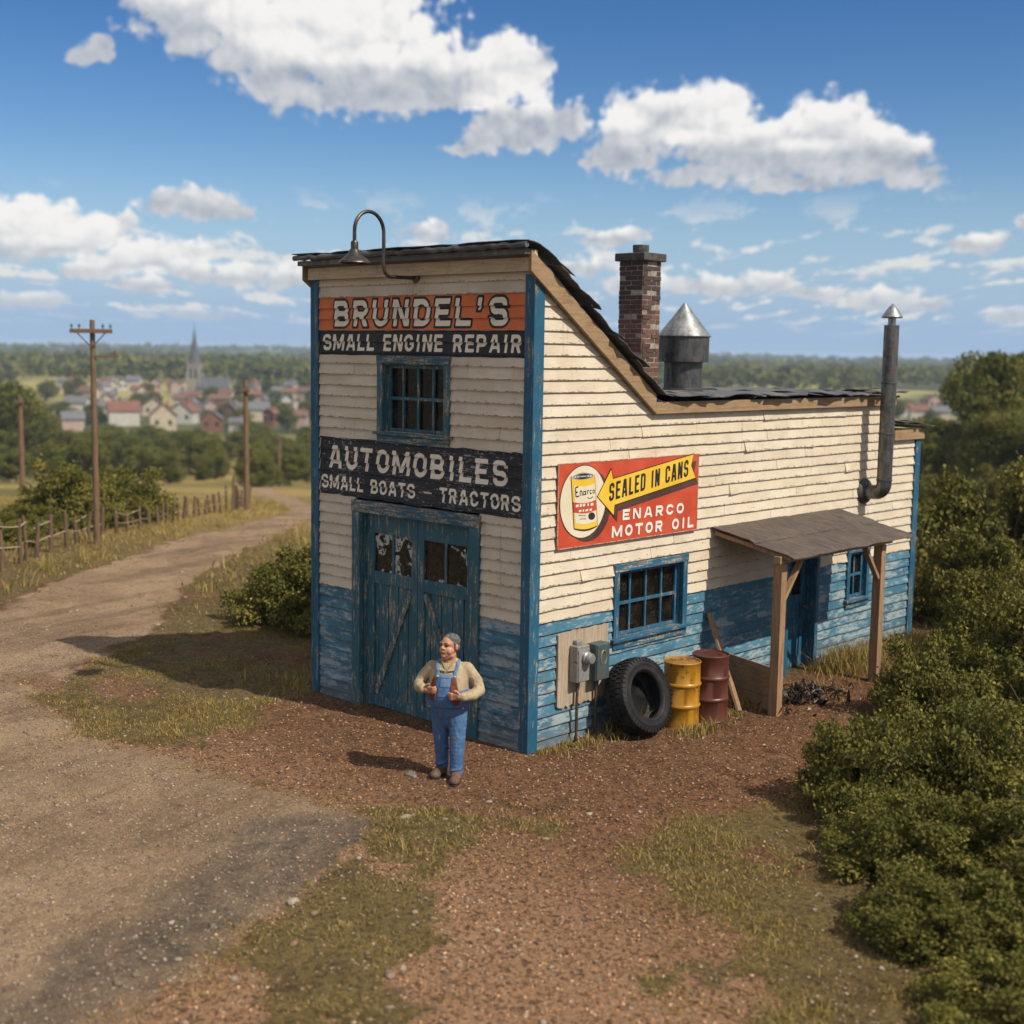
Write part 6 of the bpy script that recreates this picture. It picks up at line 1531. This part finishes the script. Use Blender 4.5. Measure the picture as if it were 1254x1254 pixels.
AZ, EL = R(8), R(48)
SUN = Vector((math.cos(EL) * math.cos(AZ), math.cos(EL) * math.sin(AZ), math.sin(EL)))
world = bpy.data.worlds.new('World'); scene.world = world; world.use_nodes = True
t = NT(world.node_tree); t.n.clear(); out = t.n.new('ShaderNodeOutputWorld'); bg = t.n.new('ShaderNodeBackground'); t.l.new(bg.outputs[0], out.inputs[0])
sky = t.n.new('ShaderNodeTexSky'); sky.sky_type = 'NISHITA'; sky.sun_disc = False; sky.sun_elevation = EL; sky.sun_rotation = math.pi / 2 - AZ; sky.air_density = 1.; sky.dust_density = .6; sky.ozone_density = 2.5
SKY = .092
d = t.n.new('ShaderNodeTexCoord').outputs['Generated']; d = t.vm('NORMALIZE', d)
el = t.m('ARCSINE', t.sep(d)[2]); az = t.m('ARCTAN2', t.vm('DOT_PRODUCT', d, (*SIDE, 0), out=1), t.vm('DOT_PRODUCT', d, (*VIEW, 0), out=1))
base = t.comb(az, el, 0.)
EL_ = [(-0.2309, 0.2317, 0.0523, 0.0339), (-0.1798, 0.2188, 0.0616, 0.0419), (-0.1216, 0.2161, 0.077, 0.0493), (-0.0684, 0.2014, 0.0616, 0.032), (-0.0921, 0.184, 0.0677, 0.0135), (-0.1393, 0.1807, 0.0431, 0.0123), (-0.0207, 0.1914, 0.0369, 0.0216), (0.003, 0.2012, 0.0259, 0.0283), (-0.015, 0.2109, 0.0222, 0.0222), (-0.1391, 0.2529, 0.0924, 0.0308), (-0.1713, 0.192, 0.0369, 0.0216), (-0.0534, 0.1834, 0.0369, 0.0123), (0.0037, 0.1636, 0.0443, 0.0209), (-0.0202, 0.1536, 0.0308, 0.0105), (0.0336, 0.1668, 0.0259, 0.016), (-0.0381, 0.1481, 0.0172, 0.0055), (0.0932, 0.1671, 0.0357, 0.0271), (0.0759, 0.1454, 0.032, 0.0135), (0.1405, 0.1657, 0.0406, 0.032), (0.1763, 0.1451, 0.0708, 0.0259), (0.2276, 0.1555, 0.0419, 0.032), (0.2623, 0.1381, 0.0406, 0.0234), (0.2905, 0.1281, 0.0259, 0.0123), (0.1298, 0.1306, 0.0616, 0.0099), (0.2061, 0.1233, 0.0554, 0.0086), (0.0569, 0.1408, 0.0135, 0.0062), (0.1517, 0.1807, 0.0209, 0.016), (-0.3439, 0.0808, 0.0443, 0.0222), (-0.3115, 0.0778, 0.0406, 0.0197), (-0.3651, 0.0821, 0.0308, 0.0209), (-0.2836, 0.0879, 0.0148, 0.0099), (-0.3335, 0.0668, 0.0677, 0.0086), (-0.2326, 0.1036, 0.0345, 0.0135), (-0.2553, 0.1004, 0.0197, 0.0092), (-0.2067, 0.0989, 0.0185, 0.008), (-0.2729, 0.0621, 0.0517, 0.0148), (-0.2359, 0.0691, 0.0345, 0.0123), (-0.1984, 0.0574, 0.0468, 0.0123), (-0.2159, 0.0534, 0.0616, 0.0086), (-0.1691, 0.0523, 0.0246, 0.0099), (-0.3075, 0.199, 0.0125, 0.006), (-0.2985, 0.2035, 0.010, 0.0085), (-0.295, 0.1985, 0.012, 0.005), (-0.0676, 0.0877, 0.0222, 0.008), (-0.0568, 0.0932, 0.0099, 0.0074), (0.0744, 0.0874, 0.0283, 0.0068), (0.0594, 0.0849, 0.016, 0.0055), (0.3285, 0.0812, 0.0296, 0.0068), (0.3391, 0.0855, 0.016, 0.0062), (0.3582, 0.0962, 0.0111, 0.008), (0.0508, 0.0647, 0.0333, 0.0105), (0.1023, 0.0533, 0.0431, 0.0117), (0.1532, 0.0502, 0.032, 0.0092), (0.1884, 0.0551, 0.0308, 0.0111), (0.2208, 0.0477, 0.0345, 0.0074), (0.2638, 0.045, 0.0333, 0.0092), (0.295, 0.0393, 0.0246, 0.0062), (0.3501, 0.0316, 0.0259, 0.0068), (-0.2676, 0.0427, 0.0308, 0.0074), (-0.3065, 0.0542, 0.0369, 0.0086), (-0.3452, 0.0303, 0.0369, 0.0074), (-0.2393, 0.0242, 0.0431, 0.0062)]
warp = t.vm('SUBTRACT', t.noise(base, 26, 3, .55, color=True), (.5, .5, .5))
def field(p):
    """cloud thickness at a direction: union of soft puffs broken up by billows"""
    q = t.vm('ADD', p, t.vm('MULTIPLY', warp, (.030, .016, 0.)))
    m = None
    for (a, e, ra, re) in EL_:
        n = t.n.new('ShaderNodeVectorMath'); n.operation = 'MULTIPLY_ADD'; t.put(n.inputs[0], q); kx = 1.32 if re < .0125 else 1.; ra *= kx; re_ = re * kx; n.inputs[1].default_value = (1 / ra, 1 / re_, 0); n.inputs[2].default_value = (-a / ra, -e / re_, 0)
        L = t.vm('LENGTH', n.outputs[0], out=1)
        if re < .0125: L = t.m('ADD', L, .30)
        m = L if m is None else t.m('MINIMUM', m, L)
    return t.m('SUBTRACT', 1., m)
def billow(p):
    v1 = t.voro(p, 62., 'SMOOTH_F1', smooth=.35); v2 = t.voro(p, 140., 'SMOOTH_F1', smooth=.3); f = t.m('ADD', t.m('MULTIPLY', t.noise(p, 48, 6, .6), .66), t.m('MULTIPLY', t.noise(p, 190, 5, .62), .34))
    return t.m('ADD', t.m('ADD', t.m('MULTIPLY', t.m('SUBTRACT', .47, v1), .52), t.m('MULTIPLY', t.m('SUBTRACT', .47, v2), .28)), t.m('MULTIPLY', t.m('SUBTRACT', f, .5), 1.15))
b0 = billow(base); F0 = t.m('ADD', field(base), b0)
up = t.vm('ADD', base, (.004, .0095, 0)); b1 = billow(up); dn = t.vm('SUBTRACT', base, t.comb(0., t.sm(el, .085, .135, .007, .027), 0.)); F1 = t.m('ADD', field(dn), t.m('MULTIPLY', b0, .28))
dens = t.m('ADD', F0, .06)
# low rows of small clouds, flattened towards the horizon by perspective
ee = t.m('MAXIMUM', t.m('ADD', el, .02), .012); pr = t.comb(t.m('DIVIDE', t.m('MULTIPLY', az, 3.6), t.m('POWER', ee, .6)), t.m('MULTIPLY', t.m('LOGARITHM', ee, 2.718), 3.4), 0.)
rf = t.m('MULTIPLY', t.m('SUBTRACT', t.noise(base, 170, 4, .6), .5), .22)
rown = t.m('ADD', t.noise(pr, 1.5, 5, .55), rf); rdn = t.m('ADD', t.noise(t.vm('ADD', pr, (0, .17, 0)), 1.5, 3, .55), rf); rowk = t.m('MULTIPLY', t.sm(el, .012, .032), t.sm(el, .125, .075))
row = t.m('MULTIPLY', t.sm(rown, .525, .625), t.m('MULTIPLY', rowk, .85))
alpha = t.m('MULTIPLY', t.sm(dens, -.02, .34), t.sm(el, .0, .05, .25, .97))
lit = t.m('ADD', t.m('MULTIPLY', t.sm(F1, -.25, .70), .72), t.sm(F0, 1.3, .2, .12, .34)); det = t.m('MULTIPLY', t.m('SUBTRACT', b0, b1), .55)
sh_ = t.m('ADD', lit, det, clamp=True)
ccol = t.mix(sh_, (.27, .31, .38, 1), (.79, .77, .745, 1)); ccol = t.mix(t.sm(el, .0, .09, .45, 0.), ccol, (.53, .55, .57, 1))
hs = t.n.new('ShaderNodeHueSaturation'); hs.inputs['Saturation'].default_value = 1.42; hs.inputs['Hue'].default_value = .512; t.put(hs.inputs['Color'], sky.outputs[0])
skc = t.vm('SCALE', hs.outputs[0], None, scale=SKY); skc = t.vm('SCALE', skc, None, scale=t.sm(el, .06, .30, 1., .80)); skc = t.mix(t.sm(el, .15, -.01), skc, (.265, .40, .60, 1))
full = t.mix(row, skc, t.mix(t.sm(t.m('SUBTRACT', rown, t.m('MULTIPLY', rdn, .8)), .0, .17), (.43, .48, .56, 1), (.68, .665, .64, 1))); full = t.mix(alpha, full, ccol)
# unseen bright clouds added overhead and behind, to lift and whiten the fill light
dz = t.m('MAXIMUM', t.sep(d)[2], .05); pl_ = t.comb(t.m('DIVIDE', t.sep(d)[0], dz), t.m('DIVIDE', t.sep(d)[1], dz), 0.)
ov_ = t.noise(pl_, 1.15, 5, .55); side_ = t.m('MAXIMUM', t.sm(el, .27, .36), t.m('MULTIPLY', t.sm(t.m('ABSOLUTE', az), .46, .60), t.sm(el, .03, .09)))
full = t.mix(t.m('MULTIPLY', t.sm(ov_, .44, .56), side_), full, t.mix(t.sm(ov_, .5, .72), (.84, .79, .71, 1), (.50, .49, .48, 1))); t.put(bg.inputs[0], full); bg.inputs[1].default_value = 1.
world.cycles.sampling_method = 'MANUAL'; world.cycles.sample_map_resolution = 512

L = bpy.data.lights.new('sun', 'SUN'); L.energy = 4.4; L.angle = R(.53); L.color = (1., .92, .79); so = bpy.data.objects.new('sun', L); C.objects.link(so); so.rotation_euler = SUN.to_track_quat('Z', 'Y').to_euler(); so.location = SUN * 60

cam = bpy.data.cameras.new('camera'); co = bpy.data.objects.new('camera', cam); C.objects.link(co); scene.camera = co
fwv = Vector((-.6813, .7220, -.1190)).normalized(); pitch, roll, yaw = R(6.8365), R(.8815), R(43.3255)
fwv = Vector((-math.sin(yaw) * math.cos(pitch), math.cos(yaw) * math.cos(pitch), -math.sin(pitch))); r0 = Vector((math.cos(yaw), math.sin(yaw), 0)); u0 = r0.cross(fwv)
rv_ = r0 * math.cos(roll) + u0 * math.sin(roll); uv_ = u0 * math.cos(roll) - r0 * math.sin(roll)
M = Matrix((rv_, uv_, -fwv)).transposed().to_4x4(); M.translation = Vector(CAM); co.matrix_world = M
cam.lens = 46.618; cam.sensor_width = 36; cam.clip_start = .1; cam.clip_end = 20000
cam.dof.use_dof = True; cam.dof.focus_distance = 16.2; cam.dof.aperture_fstop = .85
scene.view_settings.view_transform = 'Standard'; scene.view_settings.look = 'None'; scene.view_settings.exposure = .27; scene.view_settings.gamma = 1.
scene.cycles.max_bounces = 6; scene.cycles.diffuse_bounces = 3; scene.cycles.glossy_bounces = 2; scene.cycles.transmission_bounces = 3; scene.cycles.volume_bounces = 0; scene.cycles.transparent_max_bounces = 4
scene.cycles.sample_clamp_indirect = 4
scene.cycles.use_denoising = True
